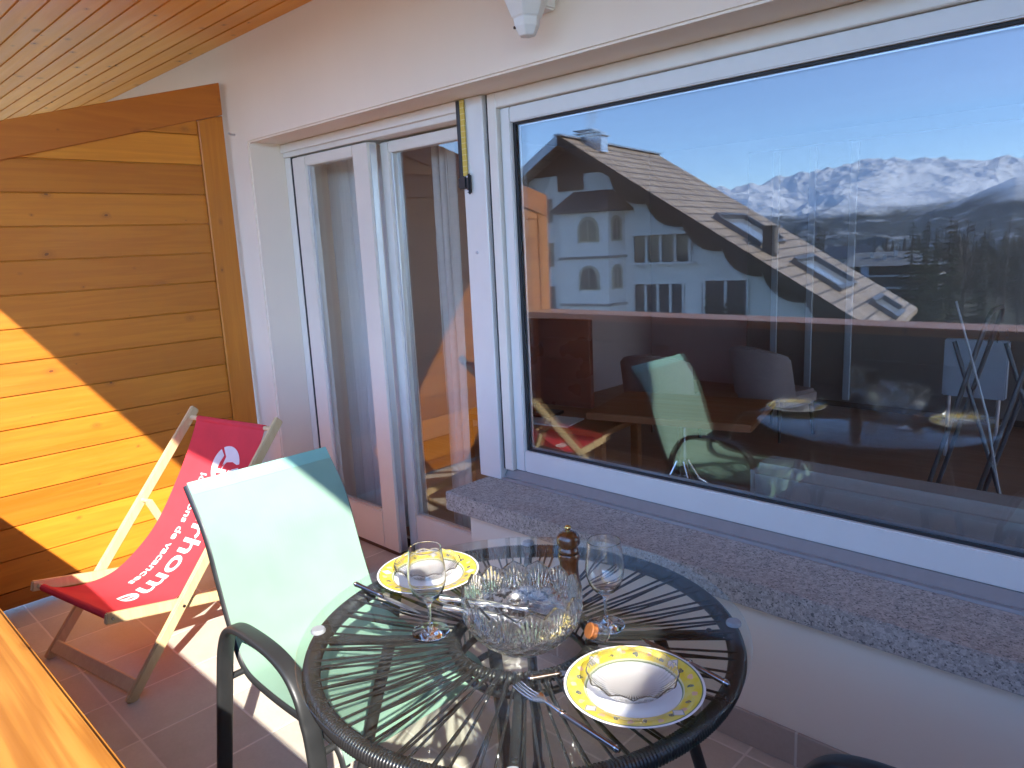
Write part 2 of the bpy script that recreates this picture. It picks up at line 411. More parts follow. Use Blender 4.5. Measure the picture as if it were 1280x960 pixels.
# ceiling: tongue and groove boards along the wall
b = MB(); y = 1.9095; i = 0
while y > -.1:
    b.box(-8, 3.2, y-.083, y, 2.622, 2.642, rnd=rng.random()); b.box(-8, 3.2, y-.094, y-.083, 2.630, 2.642, rnd=.9); y -= .094
b.box(-8, 3.2, -.125, y, 2.615, 2.66, rnd=.3)
tag(b.build('ceiling', M['soffit']), kind='structure')
b = MB(); b.box(-8.3, 3.4, -.13, 6.5, 2.664, 2.86)
rf = b.build('roof_slab', M['brown_wood']); tag(rf, 'house roof slab over the balcony behind the eave board', 'roof')
b = MB(); b.box(-8.3, 3.4, -.165, -.132, 2.60, 2.90); b.build('eave_board', M['larch_dark'], rf)

# timber partitions
def partition(x, sgn, label):
    root = empty('wood_partition', (x, .9, 0)); off = Vector((x, .9, 0))
    y0, y1 = -.12, 1.88
    def top(y): return 2.439 - .268*(1.88-y)
    b = MB(); kx = .018
    ya, yb = y0+.10, 1.742
    def zc(y): return top(y)-.13
    zs = [.012] + [.092+.1484*i for i in range(16)]
    for i in range(len(zs)-1):
        za, zb = zs[i]+.0022, zs[i+1]-.0022
        if i == 13: zb -= .003
        if zc(yb) < za+.01: continue
        yl = ya if zc(ya) >= zb else ya+(zb-zc(ya))/.268
        yl0 = ya if zc(ya) >= za else ya+(za-zc(ya))/.268
        poly = [(yl0, za), (yb, za), (yb, min(zb, zc(yb)))]
        if yl < yb-.01: poly.append((yl, zb))
        if yl > ya+.001 and yl0 <= ya+.001: poly.append((ya, zc(ya)))
        j = rng.uniform(-.0012, .0012)
        b.extrude([(p-off.y, q) for p, q in poly], 2*kx, ((kx*-1+j, 0, 0), (0,1,0), (0,0,1)), rnd=rng.random())
    b.box(-.006, .006, ya-off.y, yb-off.y, .02, zc(ya), rnd=.9)
    b.add([(sx*.006, p-off.y, q) for sx in (-1,1) for p, q in ((ya, zc(ya)), (yb, zc(ya)), (yb, zc(yb)))], [(0,1,2),(5,4,3),(0,3,4,1),(1,4,5,2),(2,5,3,0)], rnd=.9)
    b.build('boards', M['pine'], root, bevel=.002)
    b = MB(); w2 = .03
    b.add([(sx*w2, yy-off.y, zz) for sx in (-1,1) for yy,zz in ((1.744,0),(1.878,0),(1.878,top(1.878)-.163),(1.744,top(1.744)-.163))],
          [(0,1,2,3),(7,6,5,4),(0,4,5,1),(1,5,6,2),(2,6,7,3),(3,7,4,0)], rnd=.31)
    b.build('post', M['pine_z'], root, bevel=.004)
    b = MB()
    b.add([(sx*(w2+.002), yy-off.y, zz) for sx in (-1,1) for yy,zz in ((y0,top(y0)-.160),(1.88,top(1.88)-.160),(1.88,top(1.88)),(y0,top(y0)))],
          [(0,1,2,3),(7,6,5,4),(0,4,5,1),(1,5,6,2),(2,6,7,3),(3,7,4,0)], rnd=.11)
    b.build('top_beam', M['pine_beam'], root, bevel=.004)
    b = MB()
    b.add([(sx*w2, yy-off.y, zz) for sx in (-1,1) for yy,zz in ((y0,0),(y0+.10,0),(y0+.10,top(y0+.1)-.163),(y0,top(y0)-.163))],
          [(0,1,2,3),(7,6,5,4),(0,4,5,1),(1,5,6,2),(2,6,7,3),(3,7,4,0)], rnd=.71)
    b.build('post', M['pine_z'], root, bevel=.004)
    tag(root, label, 'partition'); return root
partition(-3.88, 1, 'orange varnished pine partition of horizontal boards behind the red deck chair')
XR = .88  # unseen right partition, added and placed so its shade covers the table's right side
partition(XR, -1, 'orange varnished pine partition added out of view on the right to shade that side of the table')

# parapet
par = empty('parapet', (-1.5, .05, 0)); 
b = MB(); b.box(-3.843-.0+1.5, XR-.035+1.5, -.13, .145, .985, 1.03, rnd=.42); b.build('cap', M['pine_cap'], par, bevel=.006, seg=2)
b = MB()
for i in range(6): b.box(-2.345, XR-.035+1.5, -.035, -.008, .012+i*.162, .012+i*.162+.159, rnd=rng.random())
b.build('cladding', M['larch_dark'], par, bevel=.002)
b = MB(); b.box(-2.345, XR-.035+1.5, -.105, -.037, .0, .983, rnd=.5); b.build('core', M['plaster'], par)
tag(par, 'balcony parapet with broad orange timber cap in the lower left foreground', 'parapet')

# ------------------------------------------------------------------ picture window
win = empty('picture_window', (-.35, 2.13, .57))
def wloc(b): 
    b.v = [(x+.35, y-2.13, z-.57) for x,y,z in b.v]; return b
WL = -2.133; W2 = WR-.004
b = MB(); b.box(WL+.012, -2.075, 2.105, 2.20, .612, 2.118); b.box(-2.075, W2, 2.105, 2.20, 2.062, 2.118); b.box(W2-.06, W2, 2.105, 2.2, .612, 2.062)
wloc(b).build('outer_frame', M['cream_paint'], win, bevel=.003)
b = MB(); b.add([(x,y,z) for x in (WL+.002, W2) for y,z in ((2.1135,.572),(2.20,.5665),(2.20,.611),(2.130,.611))], [(0,1,2,3),(7,6,5,4),(0,4,5,1),(1,5,6,2),(2,6,7,3),(3,7,4,0)])
wloc(b).build('drip_sill', M['alu_sill'], win)
b = MB(); b.box(WL+.002, W2, 2.096, 2.1125, .5662, .5765); wloc(b).build('sill_strip', M['alu'], win)
b = MB(); b.box(WL+.001, WL+.0115, 2.112, 2.2, .612, 2.118); wloc(b).build('gasket', M['gasket'], win)
SL, SR = -2.073, W2-.062
b = MB(); b.box(SL, SL+.052, 2.125, 2.19, .614, 2.06); b.box(SR-.06, SR, 2.125, 2.19, .614, 2.06)
b.box(SL+.052, SR-.06, 2.125, 2.19, .614, .703); b.box(SL+.052, SR-.06, 2.125, 2.19, 2.003, 2.06)
wloc(b).build('sash', M['white_paint'], win, bevel=.004, seg=2)
gx0, gx1, gz0, gz1 = SL+.052, SR-.06, .703, 2.003
b = MB()
b.box(gx0, gx0+.014, 2.141, 2.1485, gz0, gz1); b.box(gx1-.014, gx1, 2.141, 2.1485, gz0, gz1); b.box(gx0+.014, gx1-.014, 2.141, 2.1485, gz0, gz0+.009); b.box(gx0+.014, gx1-.014, 2.141, 2.1485, gz1-.009, gz1)
wloc(b).build('glazing_bead', M['gasket'], win)
b = MB(); b.box(gx0+.001, gx1-.001, 2.1495, 2.1535, gz0+.001, gz1-.001); wloc(b).build('pane', M['window_glass'], win)
b = MB(); b.box(gx0+.002, gx0+.018, 2.156, 2.166, gz0+.002, gz1-.002); b.box(gx0+.018, gx1-.018, 2.156, 2.166, gz0+.002, gz0+.014); b.box(gx0+.018, gx1-.018, 2.156, 2.166, gz1-.014, gz1-.002)
wloc(b).build('spacer', M['alu'], win)
b = MB()
vs = []
x0, x1 = gx0+.004, gx1-.004
for z in (gz0+.004, gz1-.004):
    for xx, yy in ((x0, 2.169), (x1, 2.1725), (x1, 2.1765), (x0, 2.173)): vs.append((xx, yy, z))
b.add(vs, [(3,2,1,0),(4,5,6,7),(0,1,5,4),(1,2,6,5),(2,3,7,6),(3,0,4,7)]); wloc(b).build('inner_pane', M['window_glass2'], win)
tag(win, 'wide white framed picture window reflecting the chalet and the snowy mountains', 'window')

# ------------------------------------------------------------------ sliding doors
def door(x0, x1, y0, y1, label, zt=2.04, stile=(.115,.125)):
    root = empty('glass_door', ((x0+x1)/2, (y0+y1)/2, .02)); ox, oy, oz = root.location
    def lo(b): b.v = [(x-ox, y-oy, z-oz) for x,y,z in b.v]; return b
    zb, zg0, zg1 = .02, .215, zt-.05
    b = MB(); b.box(x0, x0+stile[0], y0, y1, zb, zt); b.box(x1-stile[1], x1, y0, y1, zb, zt)
    b.box(x0+stile[0], x1-stile[1], y0, y1, zb, zg0); b.box(x0+stile[0], x1-stile[1], y0, y1, zg1, zt)
    lo(b).build('frame', M['cream_paint'], root, bevel=.004, seg=2)
    a0, a1 = x0+stile[0], x1-stile[1]; b = MB()
    b.box(a0, a0+.012, y0+.012, y0+.02, zg0, zg1); b.box(a1-.008, a1, y0+.012, y0+.02, zg0, zg1); b.box(a0+.012, a1-.008, y0+.012, y0+.02, zg0, zg0+.012)
    lo(b).build('glazing_bead', M['alu'], root)
    b = MB(); b.box(a0+.001, a1-.001, y0+.022, y0+.027, zg0+.001, zg1-.001); lo(b).build('pane', M['door_glass'], root)
    b = MB(); b.box(x1-.001, x1+.004, y0+.012, y1-.012, zb+.01, zt-.01); lo(b).build('edge_seal', M['alu'], root)
    tag(root, label, 'door'); return root
door(-3.575, -2.905, 2.095, 2.150, 'left leaf of the cream sliding glass door, sheer curtain close behind its pane', stile=(.125,.125))
door(-2.915, -2.20, 2.172, 2.225, 'right leaf of the cream sliding glass door, set back beside the white pillar', stile=(.065,.09))
fr = empty('door_frame', (-2.9, 2.16, 0))
b = MB(); b.box(-3.668+2.9, -2.264+2.9, -.062, .09, 2.05, 2.118); b.box(-.768+.0, .636, -.075, -.0625, 2.075, 2.118); b.build('head_rail', M['cream_paint'], fr, bevel=.003)
b = MB(); b.box(-.768, -.715, -.055, .09, .0, 2.049); b.build('jamb', M['cream_paint'], fr, bevel=.003)
b = MB(); b.box(-.714, -.690, -.05, -.0, .0, 2.049); b.build('gasket', M['gasket'], fr)
b = MB(); b.box(-.689, .74, -.062, .09, .0015, .018); b.build('threshold', M['brown_wood'], fr)
tag(fr, 'cream door frame with head rail round the two sliding glass leaves', 'door frame')
# dark stay bar with yellow scale on the pillar
st = empty('window_stay', (-2.24, 2.085, 1.95))
b = MB(); b.box(-.032, -.012, -.006, .004, -.14, .165); b.build('bar', M['black_plastic'], st, bevel=.002)
k = NT('yellow_scale'); o = k.obj(); sp = k.n('ShaderNodeSeparateXYZ', {0: o})
tk = k.math('LESS_THAN', k.math('FRACT', k.math('MULTIPLY', sp.outputs[2], 45.)), .12)
k.pbsdf(k.mix(k.math('MULTIPLY', tk, .5), (.62,.44,.07), (.8,.72,.4)), .5); 
b = MB(); b.box(-.011, .012, -.004, .004, -.125, .165); b.build('scale_strip', k.mat, st, bevel=.001)
b = MB(); b.box(-.036, .013, -.014, .004, -.175, -.128); b.box(.012, .032, -.012, .004, -.198, -.118); b.build('bracket', M['black_plastic'], st, bevel=.006, seg=2)
for zz in (-.13, -.186):
    b = MB(); b.tube([(.022,-.0125,zz),(.022,-.0155,zz)], .004, 8); b.build('screw', M['alu'], st)
tag(st, 'black stay bar with yellow scale strip screwed to the top of the white pillar', 'window stay')

# wall lamp (only its lower tip is in the picture)
lp = empty('wall_lamp', (-1.62, 1.80, 2.17))
b = MB(); b.lathe([(.0,0.),(.026,.004),(.040,.030),(.044,.055),(.049,.058),(.092,.155),(.094,.17),(.088,.172),(.088,.18),(.098,.182),(.102,.20),(.0,.205)], 6)
b.build('shade', M['lamp_white'], lp, bevel=.002)
b = MB(); b.box(-.03,.03,.03,.108,.09,.19); b.build('bracket', M['lamp_white'], lp, bevel=.006, seg=2)
b = MB(); b.tube([(-.022,-.0355,.028),(-.020,-.030,.028)], .0045, 10); b.build('screw', M['black_plastic'], lp)
tag(lp, 'white faceted outdoor lamp hanging on the wall above the window', 'lamp')

# ------------------------------------------------------------------ green garden chairs
def make_chair():
    """chair faces +x; origin on the floor under the seat centre"""
    root = empty('garden_chair', (0,0,0)); CX, CY = -1.66, 1.03
    L = lambda pts, y: [(x-CX, y-CY, z) for x, z in pts]
    # seat and back profile (x, z), back top to seat front
    prof = [(-2.128,.905),(-2.085,.850),(-2.045,.795),(-2.016,.735),(-1.992,.66),(-1.962,.57),(-1.928,.485),(-1.900,.435),(-1.862,.408),(-1.81,.398),(-1.70,.394),(-1.58,.398),(-1.48,.404),(-1.43,.400),(-1.405,.380),(-1.395,.352)]
    def spline(pr, t):
        u = t*(len(pr)-1); i = min(int(u), len(pr)-2); q = u-i
        P = [Vector((*pr[max(0,min(len(pr)-1,i+d))],)) for d in (-1,0,1,2)]
        return .5*((2*P[1])+(P[2]-P[0])*q+(2*P[0]-5*P[1]+4*P[2]-P[3])*q*q+(3*P[1]-P[0]-3*P[2]+P[3])*q**3)
    ys = (.802, 1.258)
    N = 60; pr = [spline(prof, i/N) for i in range(N+1)]
    for y in ys:
        b = MB(); b.tube(L([(p.x-.004, p.y-.008) for p in pr], y), .0125, 10, r2=.0125); b.build('frame_tube', M['dark_metal'], root, smooth=50)
    b = MB()
    for y, sg in ((.735,-1),(1.318,1)):
        b = MB()
        pts = [(-1.985,.0,0),(-1.905,.30,0),(-1.862,.455,0),(-1.838,.525,0),(-1.800,.583,0),(-1.745,.609,0),(-1.66,.616,0),(-1.56,.611,0),(-1.49,.590,0),(-1.447,.548,0),(-1.425,.49,0),(-1.408,.40,0),(-1.375,.0,0)]
        path = []
        P = [Vector((p[0], y+0.0, p[1])) for p in pts]
        for i in range(len(P)-1):
            for q in range(6):
                t = q/6; A = [P[max(0,min(len(P)-1,i+d))] for d in (-1,0,1,2)]
                path.append(.5*((2*A[1])+(A[2]-A[0])*t+(2*A[0]-5*A[1]+4*A[2]-A[3])*t*t+(3*A[1]-A[0]-3*A[2]+A[3])*t**3))
        path.append(P[-1]); path = [(p.x-CX, p.y-CY, p.z) for p in path]
        b.tube(path, .0100, 20, r2=.0225, sq=.62); 
        b.build('arm_frame', M['dark_metal'], root, smooth=50)
        # bolted stand-offs between sling rail and arm frame
        ya, yb = (y+.012, ys[0]-.006) if sg < 0 else (ys[1]+.006, y-.012)
        for x, z in ((-1.885,.405),(-1.425,.392)):
            b = MB(); b.tube([(x-CX, ya-CY, z),(x-CX, yb-CY, z)], .009, 10); b.build('stand_off', M['dark_metal'], root, smooth=40)
        for x in (-1.985,-1.375):
            b = MB(); b.lathe([(0,0),(.016,0),(.018,.006),(.017,.02),(.0,.02)], 12, (x-CX, y-CY, .0)); b.build('foot_cap', M['black_plastic'], root, smooth=40)
    b = MB(); b.tube([(-1.89-CX, ys[0]-CY, .392),(-1.89-CX, ys[1]-CY, .392)], .0105, 10); b.build('cross_bar', M['dark_metal'], root, smooth=40)
    b = MB(); b.tube([(-1.44-CX, ys[0]-CY, .378),(-1.44-CX, ys[1]-CY, .378)], .0105, 10); b.build('cross_bar', M['dark_metal'], root, smooth=40)
    def sl(u, v):
        p = spline(prof, u); d = spline(prof, min(1,u+.004))-spline(prof, max(0,u-.004)); d.normalize()
        n = Vector((-d.y, 0, d.x)); n = n if n.x+n.z > 0 else -n
        y = ys[0]-.004 + (ys[1]-ys[0]+.008)*v
        sag = .012*math.sin(math.pi*v)*(math.sin(math.pi*min(1,u*1.02)))
        wr = .0012*math.sin(u*40+v*3)*math.sin(math.pi*v)
        return Vector((p.x-CX, y-CY, p.y)) - n*(sag+wr) + n*.006, n
    b = MB(); b.slab(sl, 90, 16, .0022); b.build('sling', M['mint'], root, smooth=60)
    def hem(u, v):
        q, n = sl(u*.042, v); return q + n*.0016, n
    b = MB(); b.slab(hem, 4, 16, .0012); b.build('top_hem', M['mint_edge'], root, smooth=60)
    return root, (CX, CY)
chair, (CX, CY) = make_chair()
chair.location = (CX, CY, 0)
tag(chair, 'mint green sling garden chair in sunlight with its whole backrest in view', 'chair', 'garden chairs at the table')
c2 = copy_tree(chair); c2.location = (-.262, .935, 0); c2.rotation_euler = (0,0,R(180))
tag(c2, 'garden chair at the lower right edge, only the tip of its dark arm showing', 'chair', 'garden chairs at the table')

# ------------------------------------------------------------------ round corded table
TX, TY = -1.026, 1.047
tb = empty('garden_table', (TX, TY, 0))
# glass top
b = MB(); b.lathe([(0,.737),(.470,.737),(.4745,.7382),(.476,.7395),(.4745,.7408),(.470,.742),(0,.742)], 128); b.build('glass_top', M['table_glass'], tb, smooth=40)
# cord wrapped rings
RO, RI = .447, .150
b = MB(); nseg = 1680; n = 10; vs = []
for i in range(nseg):
    a = 2*math.pi*i/nseg; rr = .0175+.0014*math.cos(2*math.pi*(i % 4)/4)
    for k2 in range(n):
        q = 2*math.pi*k2/n; aa = a+.004*k2/n
        vs.append(((RO+rr*math.cos(q))*math.cos(aa), (RO+rr*math.cos(q))*math.sin(aa), .710+rr*math.sin(q)))
fs = [(i*n+k2, i*n+(k2+1)%n, ((i+1)%nseg)*n+(k2+1)%n, ((i+1)%nseg)*n+k2) for i in range(nseg) for k2 in range(n)]
M['cord'] = m_plain('black_plastic_cord', (.022,.021,.022), .3, vary=.15, scale=90)
b.add(vs, fs); b.build('outer_ring', M['cord'], tb, smooth=180)
b = MB(); vs = []; nseg = 480
for i in range(nseg):
    a = 2*math.pi*i/nseg; rr = .0125+.0016*math.cos(2*math.pi*(i % 4)/4)
    for k2 in range(n):
        q = 2*math.pi*k2/n
        vs.append(((RI+rr*math.cos(q))*math.cos(a), (RI+rr*math.cos(q))*math.sin(a), .704+rr*math.sin(q)))
fs = [(i*n+k2, i*n+(k2+1)%n, ((i+1)%nseg)*n+(k2+1)%n, ((i+1)%nseg)*n+k2) for i in range(nseg) for k2 in range(n)]
b.add(vs, fs); b.build('inner_ring', M['cord'], tb, smooth=180)
# radial cord web: top strands and lower strands of the same wound cord
b = MB(); NC = 112
for i in range(NC):
    a = 2*math.pi*(i+.5)/NC + rng.uniform(-.006,.006)
    if min(abs(((a-R(41)+R(45)) % R(90))-R(45)), 9) < .02: continue
    da = rng.uniform(-.008,.008) + (.022 if i % 2 else -.022)
    top = i % 3 != 0
    z0, z1 = (.727, .7165) if top else (.694, .692)
    p0 = Vector((RO*math.cos(a), RO*math.sin(a), z0)); p1 = Vector((RI*math.cos(a+da), RI*math.sin(a+da), z1))
    mid = (p0+p1)/2 + Vector((0,0,-.003))
    b.tube([p0, mid, p1], .0027, 6)
b.build('cord_web', M['cord'], tb, smooth=60)
for kq in range(4):
    a = R(41+90*kq); d = Vector((math.cos(a), math.sin(a), 0)); s = Vector((-d.y, d.x, 0))
    b = MB(); b.beam(d*.155+Vector((0,0,.706)), d*.432+Vector((0,0,.706)), .020, .016); b.build('radial_bar', M['dark_metal'], tb, bevel=.004, seg=2)
    b = MB(); b.lathe([(0,0),(.016,0),(.0165,.004),(.014,.0085),(0,.0085)], 20, (d.x*.452, d.y*.452, .7283)); b.build('glass_pad', M['pad'], tb, smooth=40)
    b = MB(); b.tube([d*.295+Vector((0,0,.697)), d*.33+Vector((0,0,.58)), d*.405+Vector((0,0,.30)), d*.475+Vector((0,0,.012))], .0135, 14); lg = b.build('leg', M['dark_metal'], tb, smooth=50)
    b = MB(); b.lathe([(0,0),(.018,0),(.019,.01),(.016,.022),(0,.022)], 14, (d.x*.476, d.y*.476, 0)); b.build('foot_cap', M['black_plastic'], lg, smooth=40)
    b = MB(); b.lathe([(0,0),(.006,0),(.0062,.003),(.004,.0048),(0,.0052)], 10, (d.x*.40+s.x*.0, d.y*.40+s.y*.0, .7142)); b.build('bolt', M['dark_metal'], tb, smooth=40)
b = MB(); b.tube([(RI*.93*math.cos(2*math.pi*i/48), RI*.93*math.sin(2*math.pi*i/48), .66) for i in range(48)], .008, 8, closed=True)
b.build('lower_ring', M['dark_metal'], tb, smooth=50)
b = MB()
for i in range(40):
    a = 2*math.pi*i/40
    b.tube([(RI*math.cos(a), RI*math.sin(a), .695), (RI*.96*math.cos(a+.05), RI*.96*math.sin(a+.05), .675), (RI*.93*math.cos(a+.1), RI*.93*math.sin(a+.1), .655)], .0025, 5)
b.build('cord_lacing', M['cord'], tb, smooth=60)
tag(tb, 'round black corded garden table with clear glass top laid for a meal', 'table')

# ------------------------------------------------------------------ tableware
GT = .7425
def plate_mat():
    k = NT('yellow_rim_china'); o = k.obj(); sp = k.n('ShaderNodeSeparateXYZ', {0: o})
    r = k.math('SQRT', k.math('ADD', k.math('MULTIPLY', sp.outputs[0], sp.outputs[0]), k.math('MULTIPLY', sp.outputs[1], sp.outputs[1])))
    ang = k.math('ARCTAN2', sp.outputs[1], sp.outputs[0])
    W = (.80,.79,.78); Y = (.78,.60,.055); G = (.16,.22,.12)
    c = k.ramp(k.math('MULTIPLY', r, 5.), [(0., W), (.424, W), (.4245, G), (.436, G), (.4365, (.72,.70,.42)), (.446, (.72,.70,.42)), (.4465, Y), (.597, Y), (.5975, G), (.606, G), (.6065, W), (1., W)], 'CONSTANT')
    wash = k.noise(o, 55., 3)
    band = k.math('MULTIPLY', k.math('GREATER_THAN', r, .0893), k.math('LESS_THAN', r, .1194))
    c = k.mix(k.math('MULTIPLY', band, k.ramp(wash, [(.45, 0.), (.7, .45)])), c, (.82,.70,.22))
    # posies repeated round the rim: alternate pink blossom and blue-green sprig
    uv = k.n('ShaderNodeCombineXYZ', {0: k.math('MULTIPLY', ang, 4.1380), 1: k.math('MULTIPLY', k.math('SUBTRACT', r, .1043), 38.)}).outputs[0]
    nz = k.noise(k.mapv(o, (110,110,110)), 1., 2, out=1)
    uv = k.n('ShaderNodeVectorMath', {0: uv, 1: k.n('ShaderNodeVectorMath', {0: nz, 1: (.5,.5,0)}, operation='MULTIPLY').outputs[0]}, operation='ADD').outputs[0]
    s2 = k.n('ShaderNodeSeparateXYZ', {0: uv})
    fr = k.math('SUBTRACT', k.math('FRACT', s2.outputs[0]), .5); odd = k.math('FLOOR', k.math('MULTIPLY', k.math('FRACT', k.math('MULTIPLY', s2.outputs[0], .5)), 2.))
    yy = k.math('SUBTRACT', s2.outputs[1], k.math('ADD', .25, k.math('MULTIPLY', k.math('SUBTRACT', odd, .5), .22)))
    d = k.math('SQRT', k.math('ADD', k.math('MULTIPLY', fr, fr), k.math('MULTIPLY', yy, yy)))
    blossom = k.math('MULTIPLY', k.math('LESS_THAN', d, .21), odd); sprig = k.math('MULTIPLY', k.math('LESS_THAN', k.math('ABSOLUTE', k.math('SUBTRACT', d, .15)), .055), k.math('SUBTRACT', 1., odd))
    c = k.mix(k.math('MULTIPLY', k.math('MULTIPLY', blossom, band), .8), c, (.78,.42,.34))
    core = k.math('MULTIPLY', k.math('LESS_THAN', d, .08), k.math('SUBTRACT', 1., odd))
    c = k.mix(k.math('MULTIPLY', k.math('MAXIMUM', sprig, core), band), c, (.10,.13,.12))
    # four pale diamonds
    a4 = k.math('SUBTRACT', k.math('FRACT', k.math('ADD', k.math('MULTIPLY', ang, 4/(2*math.pi)), .31)), .5)
    dd = k.math('ADD', k.math('MULTIPLY', k.math('ABSOLUTE', a4), 15.), k.math('MULTIPLY', k.math('ABSOLUTE', k.math('SUBTRACT', r, .1043)), 75.))
    c = k.mix(k.math('MULTIPLY', k.math('LESS_THAN', dd, 1.1), band), c, (.30,.33,.28)); c = k.mix(k.math('MULTIPLY', k.math('LESS_THAN', dd, .88), band), c, (.76,.70,.66))
    k.pbsdf(c, .16, 0, None, **{'Coat Weight': .4}); return k.mat
M['china'] = plate_mat()
def make_plate():
    b = MB()
    b.lathe([(0,.004),(.078,.004),(.084,.0055),(.0895,.0115),(.118,.0178),(.1245,.0188),(.1262,.0182),(.1245,.0166),(.090,.0092),(.080,.0015),(.074,.0),(.070,.0018),(0,.0018)], 96)
    return b.build('plate', M['china'], smooth=40)
def make_dish():
    N = 12
    def fr(a, r, z):
        s = abs(math.sin(a*N/2)); k = min(1, z/.025)
        return r*(1+.022*k*(1-s)), z + (.006*(s-.5))*max(0,(z-.012)/.02)
    def outer(a, r, z):
        rr, zz = fr(a, r, z); return rr + .0012*math.sin(a*24+z*400)*math.sin(a*24-z*400), zz
    b = MB()
    po = [(0,0),(.046,0),(.053,.0028),(.064,.011),(.074,.021),(.0805,.029),(.0815,.0306),(.0822,.0318)]
    pi_ = [(.0812,.0326),(.0802,.0322),(.0785,.0306),(.0770,.0286),(.0705,.0210),(.0610,.0125),(.050,.0062),(.043,.0052),(0,.005)]
    b.lathe(po, 144, fr=outer); k0 = len(po)*144; b.lathe(pi_, 144, fr=fr)
    b.f += [[(len(po)-1)*144+k, (len(po)-1)*144+(k+1)%144, k0+(k+1)%144, k0+k] for k in range(144)]; b.r += [.5]*144; b.m += [0]*144
    return b.build('glass_dish', M['crystal'], smooth=50)
for (px, py, rz, lp_, ld_) in ((-1.36,1.062,.4,'china plate with yellow flowered rim in sunlight, behind the left wine glass','small cut glass dish on the sunlit plate behind the left wine glass'),
                           (-.698,.992,1.1,'china plate with yellow flowered rim in shade at the near side of the table','small cut glass dish on the shaded plate nearest the camera')):
    p = make_plate(); p.location = (px, py, GT); p.rotation_euler.z = rz; tag(p, lp_, 'plate', 'dinner plates')
    q = make_dish(); q.location = (px-.005, py+.003, GT+.0062); q.rotation_euler.z = rz*2; tag(q, ld_, 'dish', 'cut glass dishes on plates')

# big cut crystal bowl
def make_bowl():
    N = 14; n = 336
    H = .128
    def rim(a):
        t = (a*N/(2*math.pi)) % 1.0; s = 1-abs(2*t-1)
        return s
    def zsh(a, z): 
        k = max(0, (z-.070)/(H-.070)); return z + k*k*(.020*(rim(a)**.8)-.010)
    def fo(a, r, z):
        u = a*N/(2*math.pi); 
        k = max(0, min(1, z/.02))*max(0, min(1,(H+.005-z)/.03))
        # lower body: lozenge cuts; upper body: fans
        w1 = abs(math.sin(math.pi*(u*1.0+z*38))); w2 = abs(math.sin(math.pi*(u*1.0-z*38)))
        loz = min(w1, w2)
        fan = abs(math.sin(math.pi*((u % 1-.5)*5.5/(.25+max(0,z-.05)*11))))
        m = max(0, min(1,(z-.066)/.012))
        cut = (1-m)*(.0042*loz) + m*(.0034*fan)
        return r - k*cut + .002*k, zsh(a, z)
    def fi(a, r, z): return r, zsh(a, z)
    b = MB(); zo = []
    P = [(0,0),(.040,0),(.047,.003)]
    prof = lambda z: .047+.073*math.sin(min(1,(z-.003)/.085)*math.pi/2)**.85 if z < .088 else .120 + (z-.088)*.02
    zz = .003
    while zz < H-.004: zz += .0042; P.append((prof(zz), zz))
    b.lathe(P, n, fr=fo); k0 = len(P)*n
    I = [(p[0]-.0065, max(p[1], .012)) for p in reversed(P) if p[1] > .014][::3] + [(.040,.0125),(0,.011)]
    b.lathe(I, n, fr=fi)
    b.f += [[(len(P)-1)*n+k, (len(P)-1)*n+(k+1)%n, k0+(k+1)%n, k0+k] for k in range(n)]; b.r += [.5]*n; b.m += [0]*n
    return b.build('crystal_bowl', M['crystal'], smooth=22)
bw = make_bowl(); bw.location = (-.958, .979, GT); tag(bw, 'large cut crystal salad bowl with zigzag rim in the middle of the table', 'bowl')
def server(p0, p1, wside, label):
    p0, p1 = Vector(p0), Vector(p1); d = (p1-p0).normalized(); side = d.cross(Vector((0,0,1))).normalized()
    b = MB(); N = 14
    b.tube([p0+d*((p1-p0).length*.78)*i/N for i in range(N+1)], [.0042+.0022*abs(math.cos(i*.45)) for i in range(N+1)], 10)
    hn = b.build('salad_server', M['acrylic'], smooth=50)
    b = MB(); q = p0+d*(p1-p0).length*.77; u = side.cross(d)
    def bl(s, t):
        w_ = .026*math.sin(math.pi*min(1,.12+s*.88))**.6; x = (t-.5)*2
        return q+d*s*.075+side*w_*x+u*(.010*x*x-.006*math.sin(math.pi*s)), u
    b.slab(bl, 12, 10, .003); b.build('spoon_head', M['acrylic'], hn, smooth=60)
    tag(hn, label, 'salad server', 'salad servers across the bowl')
server((-1.062,.852,.868), (-.905,1.012,.822), 0, 'clear acrylic salad server whose handle tip lies higher over the bowl rim')
server((-1.040,.842,.860), (-.880,.985,.812), 0, 'clear acrylic salad server, the lower of the two across the bowl rim')

# wine glasses
def make_wine():
    b = MB()
    b.lathe([(0,0),(.036,0),(.0395,.0008),(.0400,.0018),(.036,.0028),(.018,.0052),(.0075,.0105),(.0045,.018),(.0036,.035),(.0038,.055),(.0055,.066),(.012,.0745),(.024,.083),(.0335,.096),(.0395,.115),(.0408,.128),(.0392,.152),(.0362,.176),(.03500,.1900),(.03487,.1915),(.0346,.1922),(.0343,.1924),(.0340,.1922),(.03377,.1915),(.0339,.1900),(.0352,.176),(.0382,.152),(.0398,.128),(.0385,.115),(.0325,.097),(.023,.0855),(.010,.0785),(0,.077)], 64)
    return b.build('wine_glass', M['wine_crystal'], smooth=50)
M['wine_crystal'] = m_crystal('wine_crystal', rough=.04)
wg = make_wine(); wg.location = (-1.151,.894,GT); tag(wg, 'empty wine glass standing left of the crystal bowl in front of the sunlit plate', 'wine glass', 'wine glasses')
wg2 = wg.copy(); COL.objects.link(wg2); wg2.location = (-.878,1.150,GT); tag(wg2, 'empty wine glass standing right of the pepper mill', 'wine glass', 'wine glasses')

